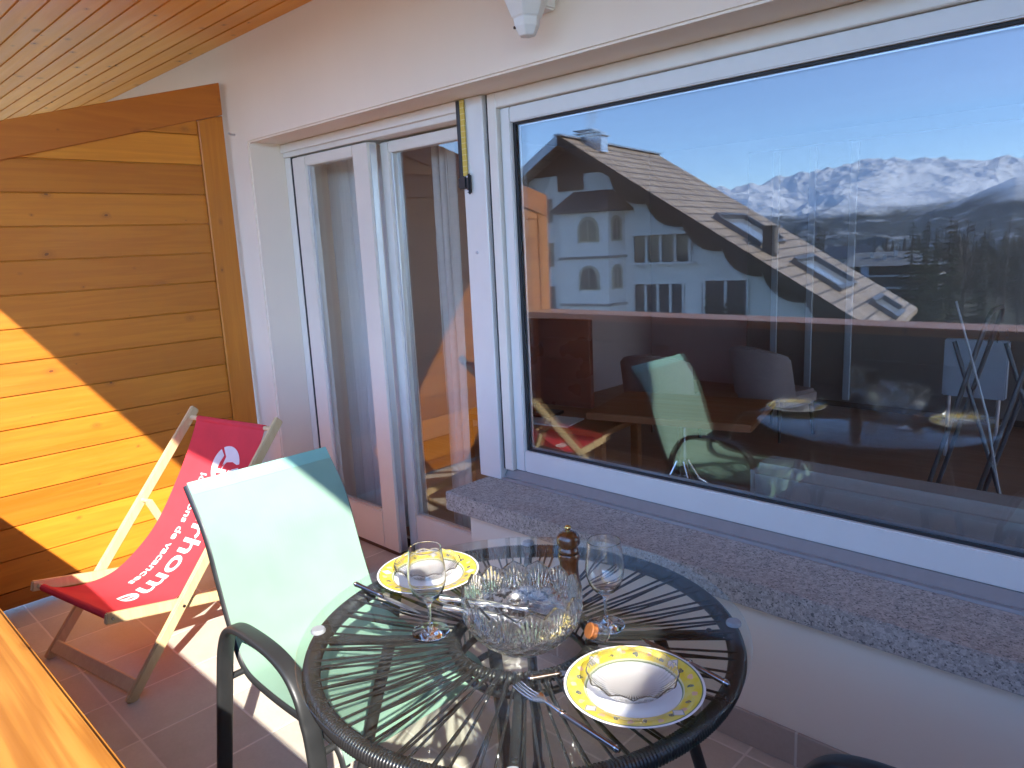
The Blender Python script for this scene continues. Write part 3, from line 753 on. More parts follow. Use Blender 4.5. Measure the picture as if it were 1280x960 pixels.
# pepper mill
pm = empty('pepper_mill', (-1.040,1.227,GT))
b = MB(); b.lathe([(0,0),(.0265,0),(.0275,.004),(.0270,.016),(.0240,.026),(.0215,.045),(.0212,.060),(.0225,.074),(.0255,.083),(.0262,.089),(.0240,.0945),(0,.0945)], 40); b.build('body', M['mill_wood'], pm, smooth=60)
b = MB(); b.lathe([(0,.0950),(.0205,.0950),(.0235,.0975),(.0245,.102),(.0215,.1065),(.0205,.109),(.0225,.111),(.0265,.118),(.0275,.127),(.0255,.136),(.0200,.143),(.0100,.1475),(0,.1480)], 40); b.build('head', M['mill_wood'], pm, smooth=60)
b = MB(); b.lathe([(0,.1478),(.0045,.1478),(.0042,.152),(.0075,.1545),(.0080,.158),(.0055,.1610),(0,.1618)], 24); b.build('knob', M['brass'], pm, smooth=60)
tag(pm, 'dark turned wood pepper mill with brass knob', 'pepper mill')

# little glass salt pot lying on its side
sp_ = empty('salt_pot', (-.850,1.086,GT+.0205)); sp_.rotation_euler = (R(62), R(0), R(-28))
b = MB(); b.lathe([(0,-.020),(.014,-.020),(.0185,-.014),(.0205,0),(.0195,.014),(.0175,.021),(.0165,.021),(.0178,.013),(.0185,0),(.0168,-.012),(.012,-.016),(0,-.016)], 12); b.build('jar', M['crystal'], sp_, smooth=25)
k = NT('amber_cork'); o = k.obj(); k.pbsdf(k.ramp(k.noise(o, 90., 4), [(.3,(.20,.06,.012)),(.7,(.36,.125,.03))]), .5); 
b = MB(); b.lathe([(0,.010),(.0160,.010),(.0166,.0215),(.0150,.0235),(0,.024)], 20); b.build('cork', k.mat, sp_, smooth=40)
tag(sp_, 'small faceted glass salt pot with amber cork tipped over by the shaded plate', 'salt pot')

# cutlery
def cut_frame(p0, p1):
    p0, p1 = Vector((*p0, GT)), Vector((*p1, GT)); d = (p1-p0); L = d.length; d.normalize()
    return p0, d, Vector((-d.y, d.x, 0)), L
def handle(b, p0, d, L0, L1, r0, r1):
    N = 20; pts = []; rs = []
    for i in range(N+1):
        t = i/N; pts.append(p0+d*(L0+(L1-L0)*t)+Vector((0,0,.0062))); rs.append((r0+(r1-r0)*t)*(1.0 if i not in (0,N) else .6))
    b.tube(pts, rs, 12, r2=None)
def knife(tip, end, label):
    o, d, s, L = cut_frame(tip, end); root = empty('table_knife', o)
    b = MB(); H0 = L*.56; z = Vector((0,0,1))
    def bl(u, v):
        w_ = .0082*(1-(1-min(1,u*2.2))**2.2)*(.82+.18*u)
        x = (v-.5)*2; c = .35*(1-u)*.004
        return d*u*H0 + s*(w_*x*.9 - c) + z*(.0024+.0022*u), z
    b.slab(bl, 24, 6, .0012); b.build('blade', M['chrome'], root, smooth=50)
    b = MB(); handle(b, Vector((0,0,0)), d, H0-.004, L, .0042, .0062); b.build('handle', M['steel_handle'], root, smooth=50)
    for q in (H0+.006, L-.010):
        b = MB(); b.tube([d*q+z*.0062, d*(q+.003)+z*.0062], .0068, 12); b.build('collar', M['chrome'], root, smooth=40)
    tag(root, label, 'knife', 'cutlery on the table'); return root
M['steel_handle'] = m_plain('dark_steel_handle', (.30,.26,.25), .22, 1., vary=.1, scale=80)
def fork(tip, end, label):
    o, d, s, L = cut_frame(tip, end); root = empty('table_fork', o); z = Vector((0,0,1))
    b = MB()
    for i in range(4):
        x = (i-1.5)*.0066
        b.tube([s*x*1.04+z*.0075, d*.016+s*x+z*.0042, d*.034+s*x+z*.0030, d*.052+s*x*.98+z*.0040], [.0010,.0016,.0018,.0020], 8, r2=None)
    def hd(u, v):
        w_ = .0120*(1-u)**.6*(1 if u < .35 else 1-(u-.35)*.9)+.0028; x = (v-.5)*2
        return d*(.050+u*.034)+s*w_*x+z*(.0042+.004*u*u+.0016*x*x), z
    b.slab(hd, 14, 8, .0018)
    b.tube([d*.080+z*.0080, d*.098+z*.0074, d*.115+z*.0064], [.0034,.0032,.0042], 10)
    b.build('tines', M['chrome'], root, smooth=60)
    b = MB(); handle(b, Vector((0,0,0)), d, .113, L, .0045, .0062); b.build('handle', M['steel_handle'], root, smooth=50)
    for q in (.120, L-.008):
        b = MB(); b.tube([d*q+z*.0062, d*(q+.003)+z*.0062], .0068, 12); b.build('collar', M['chrome'], root, smooth=40)
    tag(root, label, 'fork', 'cutlery on the table'); return root
knife((-1.225,.926), (-1.468,.916), 'steel knife lying left of the sunlit plate, its dark handle over the table rim')
knife((-.795,1.152), (-.574,1.112), 'steel knife to the right of the shaded plate, mostly hidden behind it')
fork((-.872,.868), (-.622,.842), 'steel fork lying tines up on the near side of the shaded plate')
fork((-1.230,1.045), (-1.150,.905), 'steel fork between the left wine glass and the crystal bowl') if False else None
knife((-.790,1.010), (-.868,.893), 'steel dessert knife under the left edge of the shaded plate, handle towards the bowl')
knife((-1.270,1.000), (-1.135,.990), 'steel dessert knife sticking out from under the sunlit plate beside the wine glass')

# ------------------------------------------------------------------ deck chair
dk = empty('deck_chair', (-2.970,.6585,0), math.atan2(.185,.983))
HW = .295
def bx(p0, p1, w, h, name, up=(0,0,1), par=None, bev=.004):
    b = MB(); b.beam(p0, p1, w, h, up, rnd=rng.random()); return b.build(name, M['beech'], par or dk, bevel=bev, seg=2)
# local: x lateral, y back, z up
for s in (-1, 1):
    rail = bx((s*HW,-.006,.0), (s*HW,.772,.868), .020, .042, 'long_rail', (0,0,1))
    b = MB(); b.tube([(s*(HW+.0105),.238,.265),(s*(HW+.0135),.238,.265)], .006, 10); b.build('bolt', M['steel_handle'], rail)
for s in (-1, 1):
    rail = bx((s*(HW-.026),-.030,.330), (s*(HW-.026),1.215,.026), .020, .040, 'seat_rail')
    bx((s*(HW-.0505),.462,.520), (s*(HW-.0505),.612,.176), .016, .032, 'prop')
    b = MB(); b.tube([(s*(HW+.005),.006,.318),(s*(HW+.012),.006,.318)], .006, 10) if False else b.tube([(s*(HW-.016),-.010,.3255),(s*(HW-.0125),-.010,.3255)], .005, 10); b.build('bolt', M['steel_handle'], rail)
b = MB(); b.beam((-HW+.0105,.022,.045), (HW-.0105,.022,.045), .020, .050, (0,.66,.75), rnd=.4); b.build('front_stretcher', M['beech'], dk, bevel=.004)
b = MB(); b.beam((-HW+.037,1.13,.047), (HW-.037,1.13,.047), .03, .02, (0,0,1), rnd=.7); b.build('rear_stretcher', M['beech'], dk, bevel=.003)
b = MB(); b.tube([(-HW-.0,.744,.829),(HW,.744,.829)], .011, 12); b.build('top_bar', M['beech'], dk, smooth=40)
b = MB(); b.tube([(-HW+.03,-.004,.322),(HW-.03,-.004,.322)], .011, 12); b.build('seat_bar', M['beech'], dk, smooth=40)
for s in (-1, 1):
    b = MB(); b.tube([(s*(HW-.058),.462,.520),(s*(HW+.024),.462,.520)], .010, 12); b.build('prop_peg', M['beech'], dk, smooth=40)
CP = [(.744,.842),(.475,.255),(.215,.175),(-.012,.334)]
def cpt(t):
    q = bez((0,*CP[0]), (0,*CP[1]), (0,*CP[2]), (0,*CP[3]), t); e = bez((0,*CP[0]), (0,*CP[1]), (0,*CP[2]), (0,*CP[3]), min(1,t+.003))-bez((0,*CP[0]), (0,*CP[1]), (0,*CP[2]), (0,*CP[3]), max(0,t-.003))
    e.normalize(); nrm = Vector((0,e.z,-e.y)); 
    if nrm.z < 0: nrm = -nrm
    return q, nrm
CW = .238
def canvas(u, v):
    q, nn = cpt(u); x = (v-.5)*2
    wv = CW*(1-.03*math.sin(math.pi*u))
    return q + Vector((x*wv,0,0)) + nn*(.010*math.sin(math.pi*u)*(x*x-.4) + .0015*math.sin(u*23+x*3)), nn
b = MB(); b.slab(canvas, 80, 20, .0016)
cvs = b.build('canvas', M['red'], dk, smooth=60)
def wrap(t0, zc, yc):
    b = MB(); b.tube([(-CW*.98,yc,zc),(CW*.98,yc,zc)], .0135, 14); return b
wrap(0,.829,.744).build('canvas_hem', M['red'], cvs, smooth=50); wrap(0,.322,-.004).build('canvas_hem', M['red'], cvs, smooth=50)
# lengths along the canvas
NL = 400; acc = [0.]; pp = cpt(0)[0]
for i in range(1, NL+1):
    q = cpt(i/NL)[0]; acc.append(acc[-1]+(q-pp).length); pp = q
def at_len(s):
    s = max(0, min(acc[-1]-1e-6, s)); lo, hi = 0, NL
    while hi-lo > 1:
        m_ = (lo+hi)//2
        if acc[m_] <= s: lo = m_
        else: hi = m_
    t = (lo+(s-acc[lo])/(acc[hi]-acc[lo]))/NL; return t
def on_canvas(s, x, h):
    t = at_len(s); q, nn = canvas(t, .5+x/(2*CW*(1-.03*math.sin(math.pi*t)))); return q + nn*(.0009+h)
def print_mesh(verts2d, faces, name, mat, h=.0006):
    me = bpy.data.meshes.new(name)
    me.from_pydata([tuple(on_canvas(s, x, h)) for s, x in verts2d], [], faces); me.materials.append(mat)
    bm = bmesh.new(); bm.from_mesh(me); bmesh.ops.recalc_face_normals(bm, faces=bm.faces)
    fl = [f for f in bm.faces if f.normal.z < 0]
    if fl: bmesh.ops.reverse_faces(bm, faces=fl)
    bm.to_mesh(me); bm.free()
    o = bpy.data.objects.new(name, me); COL.objects.link(o); o.parent = cvs
    md = o.modifiers.new('thick', 'SOLIDIFY'); md.thickness = .0004; md.offset = 1
    return o
def text_on_canvas(txt, size, s_end, xbase, name, bold, stretch=1.0):
    cu = bpy.data.curves.new(name, 'FONT'); cu.body = txt; cu.size = size; cu.offset = bold; cu.resolution_u = 4
    ob = bpy.data.objects.new('tmp_'+name, cu); me = bpy.data.meshes.new_from_object(ob)
    bm = bmesh.new(); bm.from_mesh(me); bmesh.ops.triangulate(bm, faces=bm.faces)
    bmesh.ops.subdivide_edges(bm, edges=[e for e in bm.edges if e.calc_length() > .012], cuts=3)
    bmesh.ops.triangulate(bm, faces=bm.faces)
    xs = [v.co.x*stretch for v in bm.verts]; x1 = max(xs)
    bm.verts.ensure_lookup_table()
    V = [(s_end-(x1-v.co.x*stretch), xbase+v.co.y) for v in bm.verts]; F = [[v.index for v in f_.verts] for f_ in bm.faces]
    bm.verts.index_update(); F = [[v.index for v in f_.verts] for f_ in bm.faces]
    bm.free(); bpy.data.objects.remove(ob); bpy.data.curves.remove(cu); bpy.data.meshes.remove(me)
    return print_mesh(V, F, name, M['white_print'])
LT = acc[-1]
text_on_canvas('interhome', .150, LT-.17, .0, 'printed_wordmark', .0022, 1.08)
text_on_canvas('locations de vacances', .058, LT-.27, -.088, 'printed_tagline', .0008, 1.08)
# round emblem with swoosh
ES, EX, ER = .200, .055, .088
def disc(poly, name, mat, h): return print_mesh([(ES-a*ER, EX+c*ER) for a, c in poly], [list(range(len(poly)))], name, mat, h)
# poly coordinates: (towards the top of the chair, towards picture right), unit circle
def arc(a0, a1, r=1., n=24, cx=0, cy=0): return [(cx+r*math.sin(R(a0+(a1-a0)*i/n)), cy+r*math.cos(R(a0+(a1-a0)*i/n))) for i in range(n+1)]
# white left sweep, white top cap, white lower right lobe
E1 = arc(128, 250) + [(-.86,-.22),(-.62,-.50),(-.25,-.56),(.15,-.46),(.50,-.30)]
disc(E1, 'printed_emblem', M['white_print'], .0006)
E2 = arc(118, 12) + [(.16,.80),(.26,.45),(.20,.05),(.02,-.22),(.45,-.12)]
disc(E2, 'printed_emblem', M['white_print'], .0006)
E3 = arc(2, -62) + [(-.70,.10),(-.38,.24),(-.10,.55)]
disc(E3, 'printed_emblem', M['white_print'], .0006)
E4 = [(.20,.02),(.16,.0),(-.02,-.14),(-.28,-.26),(-.32,-.20),(-.05,-.20)][::1]
disc(E4, 'printed_emblem', M['white_print'], .0006)
tag(dk, 'beech deck chair with red printed canvas beside the timber partition', 'deck chair')

# ------------------------------------------------------------------ the room behind the glass
RX0, RX1, RY0, RY1, RZ = -4.6, 3.2, 2.46, 7.0, 2.42
b = MB(); b.box(RX0, RX1, 2.301, RY1, -.20, -.004, rnd=.4); M['parquet'] = m_wood('room_parquet', (.34,.19,.11), (.24,.125,.07), 'X', tone=.15, knots=False)
tag(b.build('room_floor', M['parquet']), kind='structure')
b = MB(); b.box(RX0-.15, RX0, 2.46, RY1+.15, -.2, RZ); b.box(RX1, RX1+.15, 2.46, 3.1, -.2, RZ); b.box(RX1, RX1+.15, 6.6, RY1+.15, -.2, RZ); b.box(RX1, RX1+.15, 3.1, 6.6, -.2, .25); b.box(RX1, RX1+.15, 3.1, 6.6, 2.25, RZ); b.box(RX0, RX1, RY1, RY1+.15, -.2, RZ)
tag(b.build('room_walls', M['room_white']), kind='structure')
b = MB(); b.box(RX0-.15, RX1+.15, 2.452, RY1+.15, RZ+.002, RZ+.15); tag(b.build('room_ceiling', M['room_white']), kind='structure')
sw = empty('added_side_window', (RX1+.07, 4.85, .25))  # unseen window opening added to bring more daylight into the room
b = MB(); b.box(-.03,.03,-1.745,-1.68,.004,1.996); b.box(-.03,.03,1.68,1.745,.004,1.996); b.box(-.03,.03,-.04,.04,.07,1.93); b.box(-.03,.03,-1.68,1.68,.004,.07); b.box(-.03,.03,-1.68,1.68,1.93,1.996); b.build('frame', M['white_paint'], sw, bevel=.003)
for s_ in (-1,1):
    b = MB(); b.box(-.004,.004,*sorted((s_*.042,s_*1.678)),.072,1.928); b.build('pane', M['door_glass'], sw)
tag(sw, 'added two pane side window, unseen, letting extra daylight into the room at its far right end', 'window')
# sheer curtain behind the left door leaf, bunched drape behind the right one
k = NT('sheer_curtain'); o = k.obj()
wv = k.noise(k.mapv(o, (140,140,3)), 1., 2)
dd = k.n('ShaderNodeBsdfPrincipled', {'Base Color': (.92,.92,.90,1), 'Roughness': .9}); t1 = k.n('ShaderNodeBsdfTranslucent', {'Color': (.92,.92,.90,1)}); t2 = k.n('ShaderNodeBsdfTransparent', {})
m1 = k.n('ShaderNodeMixShader', {0: .5, 1: dd, 2: t1})
k.surf(k.n('ShaderNodeMixShader', {0: k.n('ShaderNodeMapRange', {0: wv, 1: .3, 2: .7, 3: .0, 4: .07}).outputs[0], 1: m1, 2: t2})); M['sheer'] = k.mat
def curtain(x0, x1, y, folds, amp, mat, label, name='curtain'):
    b = MB(); ph = rng.random()*6
    def fn(u, v):
        x = x0+(x1-x0)*u; q = u*folds*2*math.pi+ph
        a = amp*(.75+.35*math.sin(u*9+1))*(.8+.3*(1-v))
        p = Vector((x+.25*amp*math.sin(q*2+v*2), y+a*math.sin(q+.6*math.sin(v*3+u*5)), .03+2.33*v)); return p, Vector((0,-1,0))
    b.slab(fn, int(folds*14), 14, .0015); o = b.build(name, mat, smooth=180)
    tag(o, label, 'curtain'); return o
curtain(-3.62, -2.98, 2.36, 7, .028, M['sheer'], 'sheer white curtain hanging in folds behind the left door leaf')
M['drape'] = m_plain('grey_drape', (.42,.40,.37), .9, vary=.08)
curtain(-2.82, -2.66, 2.40, 3, .035, M['drape'], 'narrow grey drape bunched behind the right door leaf')
# tall dark television panel on a low wooden console
tv = empty('television', (-3.02, 3.28, .50), R(8))
b = MB(); b.box(-.40,.42,-.02,.02,.075,.60); b.build('screen_back', m_plain('maroon_screen', (.13,.035,.02), .3, vary=.1), tv, bevel=.005)
b = MB(); b.box(-.16,.16,-.09,.09,.002,.02); b.box(-.03,.03,-.02,.018,.02,.0745); b.build('stand', M['black_plastic'], tv)
tag(tv, 'dark maroon television panel seen through the left end of the picture window', 'television')
cs = empty('console_table', (-2.98, 3.36, 0), R(6))
b = MB(); b.box(-.52,.55,-.26,.24,.462,.498, rnd=.2); b.build('top', M['table_wood'], cs, bevel=.004)
for sx in (-.48,.51):
    for sy in (-.22,.20):
        b = MB(); b.box(sx-.025, sx+.025, sy-.025, sy+.025, 0, .460); b.build('leg', M['table_wood'], cs, bevel=.003)
tag(cs, 'low wooden console table carrying the television inside the room', 'console')
b = MB(); b.obox((-2.80,3.20,.5035), (.15,.03,0), (-.02,.105,0), (0,0,.004)); pp = b.build('paper_sheet', M['white_paint']); tag(pp, 'pale paper sheet lying on the low console table inside the room', 'paper')
# dining table on chromed pedestal
dt_ = empty('side_table', (-2.18, 3.62, 0), R(14))
b = MB(); b.box(-.46,.46,-.32,.32,.545,.585, rnd=.6); b.build('top', M['table_wood'], dt_, bevel=.006, seg=2)
b = MB(); b.tube([(0,0,.10),(0,0,.543)], .028, 16); b.build('column', M['chrome'], dt_, smooth=40)
for q in range(4):
    a = R(45+90*q); b = MB(); b.tube([(.03*math.cos(a),.03*math.sin(a),.26),(.10*math.cos(a),.10*math.sin(a),.14),(.20*math.cos(a),.20*math.sin(a),.07),(.32*math.cos(a),.32*math.sin(a),.030)], .016, 10); b.build('leg', M['chrome'], dt_, smooth=60)
tag(dt_, 'wooden topped side table on curved chrome feet inside the room', 'table')
# two upholstered armchairs
M['beige_fabric'] = m_plain('beige_upholstery', (.27,.20,.175), .9, vary=.12, scale=60)
def armchair(x, y, rz, label):
    r = empty('armchair', (x, y, 0), rz)
    b = MB()
    def bk(u, v):
        a = R(-70+140*u); rr = .34-.0*v
        return Vector((rr*math.sin(a), .30*math.cos(a)-.02+.10*v, .38+.50*v*(.72+.28*math.cos(a))**1)), Vector((math.sin(a), math.cos(a), 0))
    b.slab(bk, 24, 8, .07); b.build('backrest', M['beige_fabric'], r, bevel=.02, seg=2, smooth=60)
    b = MB(); b.box(-.27,.27,-.30,.20,.30,.44); b.build('seat', M['beige_fabric'], r, bevel=.03, seg=3, smooth=60)
    for sx in (-.22,.22):
        for sy in (-.25,.18):
            b = MB(); b.tube([(sx,sy,.298),(sx*1.1,sy*1.1,0)], [.02,.013], 10); b.build('leg', M['brown_wood'], r)
    r.scale = (.82,.82,.82); tag(r, label, 'armchair', 'armchairs in the room'); return r
armchair(-2.98, 4.70, R(-170), 'beige round backed armchair inside the room, the one farther left')
armchair(-2.42, 5.35, R(-195), 'beige round backed armchair inside the room, the one nearer the tall wardrobe')
# low pale sofa along the window
M['sofa_fabric'] = m_plain('pale_sofa_fabric', (.34,.31,.28), .95, vary=.1, scale=70)
sf = empty('sofa', (.30, 2.86, 0))
b = MB(); b.box(-1.52,1.5,-.38,-.20,.10,.705); b.build('backrest', M['sofa_fabric'], sf, bevel=.035, seg=3, smooth=60)
for i in range(2):
    b = MB(); b.box(-1.36+i*1.37,-.005+i*1.37,-.195,.42,.31,.47); b.build('seat_cushion', M['sofa_fabric'], sf, bevel=.04, seg=3, smooth=60)
b = MB(); b.box(-1.365,1.365,-.195,.40,.10,.305); b.build('base', M['sofa_fabric'], sf, bevel=.01)
for sx in (-1.4,1.4):
    for sy in (-.3,.36):
        b = MB(); b.tube([(sx,sy,.0),(sx,sy,.098)], .02, 10); b.build('leg', M['brown_wood'], sf)
tag(sf, 'pale sofa with its back against the picture window', 'sofa')
# wardrobe with slim upright aluminium stiles on the back wall
wd = empty('wardrobe', (-1.75, 6.72, 0))
b = MB(); b.box(-1.45,1.45,-.25,.26,.06,2.25); b.build('carcass', m_plain('taupe_door', (.15,.12,.10), .35, vary=.06), wd, bevel=.004)
M['rack_stile'] = m_plain('grey_stile', (.30,.31,.33), .4, .2)
for x in (-1.18,-.86,-.52):
    b = MB(); b.box(x-.028, x+.028, -.272, -.2515, .08, 2.23); b.build('stile', M['rack_stile'], wd, bevel=.003)
b = MB(); b.box(-1.44,1.44,-.20,.25,.0,.058); b.build('plinth', M['brown_wood'], wd)
tag(wd, 'tall taupe wardrobe with slim upright aluminium stiles on the rear wall of the room', 'wardrobe')
# radiator panel under a rear niche
rd_ = empty('radiator', (-.95, 5.45, .0))
b = MB(); b.box(-.34,.02,-.03,.03,.42,.80); b.build('panel', m_plain('pale_radiator', (.30,.32,.36), .4), rd_, bevel=.008, seg=2)
b = MB(); b.tube([(-.30,0,0),(-.30,0,.418)], .012, 8); b.build('pipe', M['alu'], rd_); b = MB(); b.tube([(-.02,0,0),(-.02,0,.418)], .012, 8); b.build('pipe', M['alu'], rd_)
tag(rd_, 'pale panel radiator on two floor pipes beyond the laid table in the window', 'radiator')
# folded laundry rack
rk = empty('laundry_rack', (-.72, 3.95, 0), R(10))
M['rack_metal'] = m_plain('grey_rack_tube', (.10,.10,.105), .45, .5)
for sx in (-.19,.02):
    b = MB(); b.tube(round_path([(-.12+sx,-.02,.0),(.15+sx,.02,1.14),(.20+sx,.30,1.14),(-.08+sx,.26,.0)], .06), .011, 10); b.build('frame', M['rack_metal'], rk, smooth=60)
for sx in (-.03,.18):
    b = MB(); b.tube([(.16+sx,.0,.02),(-.15+sx,.12,.98)], .010, 8); b.build('strut', M['rack_metal'], rk, smooth=60)
for q in range(6):
    b = MB(); b.tube([(-.04+.035*q,.0,.98+.02*q),(-.04+.035*q,.30,.98+.02*q)], .004, 6); b.build('rail', M['rack_metal'], rk, smooth=60)
tag(rk, 'folded grey tube laundry rack leaning inside the room at the right edge of the window', 'laundry rack')
b = MB(); b.tube([(-.85,3.72,1.205),(-.70,3.72,.70),(-.62,3.72,.30),(-.58,3.74,.02)], .005, 8); q = b.build('broom_stick', M['rack_stile'], smooth=40); tag(q, 'thin bright pole standing in front of the folded laundry rack', 'pole')

# ------------------------------------------------------------------ outdoors, seen mirrored in the glass
def terr(x, y):
    """ground height: falls away from the house to the valley"""
    r = math.hypot(x, y)
    z = -9.2 - .045*min(r, 260)
    if r > 260: z -= (min(r, 5200)-260)*.055
    z += 2.2*noise.noise(Vector((x*.012, y*.012, 3.1)))*min(1, r/60)
    if r > 600: z += 28*noise.noise(Vector((x*.0011, y*.0011, 7.7)))*min(1,(r-600)/800)
    return z
# terrain sheet (polar rings)
b = MB(); NA = 144; rs = [0.0] + [4*1.092**i for i in range(92)]
vs = [(0,0,terr(0,0))]
for r in rs[1:]:
    for k2 in range(NA):
        a = 2*math.pi*k2/NA; x, y = r*math.cos(a), r*math.sin(a); vs.append((x, y, terr(x, y)))
fs = [(0, 1+k2, 1+(k2+1)%NA) for k2 in range(NA)]
for i in range(len(rs)-2):
    for k2 in range(NA):
        fs.append((1+i*NA+k2, 1+(i+1)*NA+k2, 1+(i+1)*NA+(k2+1)%NA, 1+i*NA+(k2+1)%NA))
b.add(vs, fs)
k = NT('meadow_and_wood_ground'); o = k.obj()
n1 = k.noise(o, .35, 5, .65); n2 = k.noise(o, .012, 4, .6); n3 = k.noise(o, 3., 3)
c = k.ramp(k.math('ADD', k.math('MULTIPLY', n1, .5), k.math('MULTIPLY', n3, .5)), [(.3, (.055,.055,.028)), (.7, (.11,.095,.05))])
c = k.mix(k.ramp(n2, [(.45, 0.), (.6, .85)]), c, (.032,.038,.022))
k.pbsdf(c, .95); M['ground'] = k.mat
tag(b.build('ground', M['ground'], smooth=60), kind='structure')

# snow mountains ---------------------------------------------------------
prof_pts = [(-150,.030),(-80,.042),(-60,.046),(-45,.050),(-36,.050),(-30,.0535),(-28,.0565),(-26.7,.058),(-25.5,.0595),(-24.5,.066),(-23,.066),(-22.4,.069),(-21,.0725),(-20.2,.073),(-19.4,.0765),(-18.4,.078),(-17.8,.0805),(-17.2,.0785),(-16.3,.0735),(-15.6,.0745),(-14.6,.0738),(-14.0,.0690),(-13.2,.0735),(-12.3,.066),(-11.6,.0685),(-11.1,.0700),(-10.6,.066),(-9.8,.0630),(-8,.060),(-4,.058),(4,.050),(20,.046),(60,.04),(150,.03)]
def sky_prof(az):
    for (a0, s0), (a1, s1) in zip(prof_pts, prof_pts[1:]):
        if a0 <= az <= a1: return s0+(s1-s0)*(az-a0)/(a1-a0)
    return .03
def sky_smooth(az):
    return sum(sky_prof(az+d*.22)*w_ for d, w_ in ((-4,.05),(-3,.09),(-2,.12),(-1,.15),(0,.18),(1,.15),(2,.12),(3,.09),(4,.05)))
def ridged(p, oct=5, gain=.5, lac=2.1):
    v = 0; a = 1; tot = 0
    for i in range(oct):
        v += a*(1-abs(noise.noise(p)*1.6)); tot += a; a *= gain; p = p*lac+Vector((3.1,1.7,9.2))
    return v/tot
def rmf(x, y, z, sc, octv, H=.95):
    return noise.ridged_multi_fractal(Vector((x/sc, y/sc, z)), H, 2.07, octv, 1.0, 2.0)
def mountain(azs, r0, r1, hfun, nd, zb, seed, amp, pw=1.35):
    b = MB(); vs = []
    for az in azs:
        a = R(az); H = hfun(az)
        for j in range(nd+1):
            t = j/nd; r = r0+(r1-r0)*t
            x, y = r*math.sin(a), -r*math.cos(a)
            wx = 420*noise.noise(Vector((x/1500., y/1500., seed+9))); wy = 420*noise.noise(Vector((x/1500., y/1500., seed+19)))
            base = .10*t + .90*(max(0, t-.05)/.90)**pw if t < .95 else 1-(t-.95)*4
            crag = (rmf(x*1.0, y*1.0, seed+31, 900., 5)-.95)*105*max(0, min(1, (t-.70)/.2))
            big = rmf(x+wx, y+wy, seed, 3300., 8)-.95
            env = min(1, t*3.2)*(1-.12*min(1, max(0, (t-.78)/.17)))
            z = zb+(H-zb)*base + big*amp*env*(.35+.65*t) + (crag if zb < -280 else 0)
            vs.append((x, y, z))
    # keep the skyline on its measured height, leaving the crags' own jaggedness
    w_ = nd+1; na = len(azs)-1; devs = []
    for i, az in enumerate(azs):
        m_ = max(vs[i*w_+j][2]/math.hypot(vs[i*w_+j][0], vs[i*w_+j][1]) for j in range(w_)); devs.append(m_-hfun(az)/(r0+.95*(r1-r0)))
    K = max(2, int(.9/((azs[-1]-azs[0])/na)) if na else 2)
    K = 22
    for i in range(na+1):
        lo, hi = max(0,i-K), min(na,i+K); mean = sum(devs[lo:hi+1])/(hi-lo+1)
        for j in range(w_):
            x, y, z = vs[i*w_+j]; t = j/nd; r = math.hypot(x, y); vs[i*w_+j] = (x, y, z-mean*r*min(1, t*1.3))
    b.add(vs, [(i*w_+j, (i+1)*w_+j, (i+1)*w_+j+1, i*w_+j+1) for i in range(na) for j in range(nd)])
    return b
k = NT('alpine_rock_and_snow'); o = k.obj(); geo = k.n('ShaderNodeNewGeometry')
spz = k.n('ShaderNodeSeparateXYZ', {0: o}); nz = k.n('ShaderNodeSeparateXYZ', {0: geo.outputs['Normal']}).outputs[2]
nn = k.noise(o, .0020, 7, .65); nf = k.noise(o, .010, 6, .65)
alt = k.math('ADD', spz.outputs[2], k.math('MULTIPLY', k.math('SUBTRACT', nn, .5), 420.))
wood_ = k.n('ShaderNodeMapRange', {0: alt, 1: 90., 2: 260., 3: 0., 4: 1.}).outputs[0]
slope = k.math('ADD', nz, k.math('MULTIPLY', k.math('SUBTRACT', nf, .5), .55))
rock = k.n('ShaderNodeMapRange', {0: slope, 1: .50, 2: .68, 3: 1., 4: 0.}).outputs[0]
snow = k.mix(k.math('MULTIPLY', rock, .55), (.90,.91,.93), (.20,.19,.19))
woodc = k.mix(k.ramp(nf, [(.35,0.),(.65,1.)]), (.022,.030,.022), (.06,.06,.045))
clear = k.n('ShaderNodeMapRange', {0: k.noise(o, .0045, 5, .6), 1: .56, 2: .66, 3: 0., 4: .55}).outputs[0]
woodc = k.mix(clear, woodc, (.55,.56,.58))
c = k.mix(wood_, woodc, snow)
k.pbsdf(c, .8, 0, k.bump(nf, .6, 30.)); M['alps'] = k.mat
azs = [-75+1.0*i for i in range(35)]+[-40+.05*i for i in range(700)]+[-5+1.0*i for i in range(36)]
RM0, RM1 = 6000, 12500; RS = RM0+.95*(RM1-RM0)
mb = mountain(azs, RM0, RM1, lambda az: RS*sky_smooth(az), 150, -300, 2.3, 400)
tag(mb.build('mountains', M['alps']), kind='structure')
# nearer wooded shoulder rising at the right side of the reflection
azs = [-17+.12*i for i in range(110)]+[-3.8+.8*i for i in range(40)]
mb = mountain(azs, 4200, 7600, lambda az: 40+7400*max(0., min(.040, (az+15.8)*.0070)), 60, -270, 8.1, 95, 1.1)
tag(mb.build('hills', M['alps']), kind='structure')

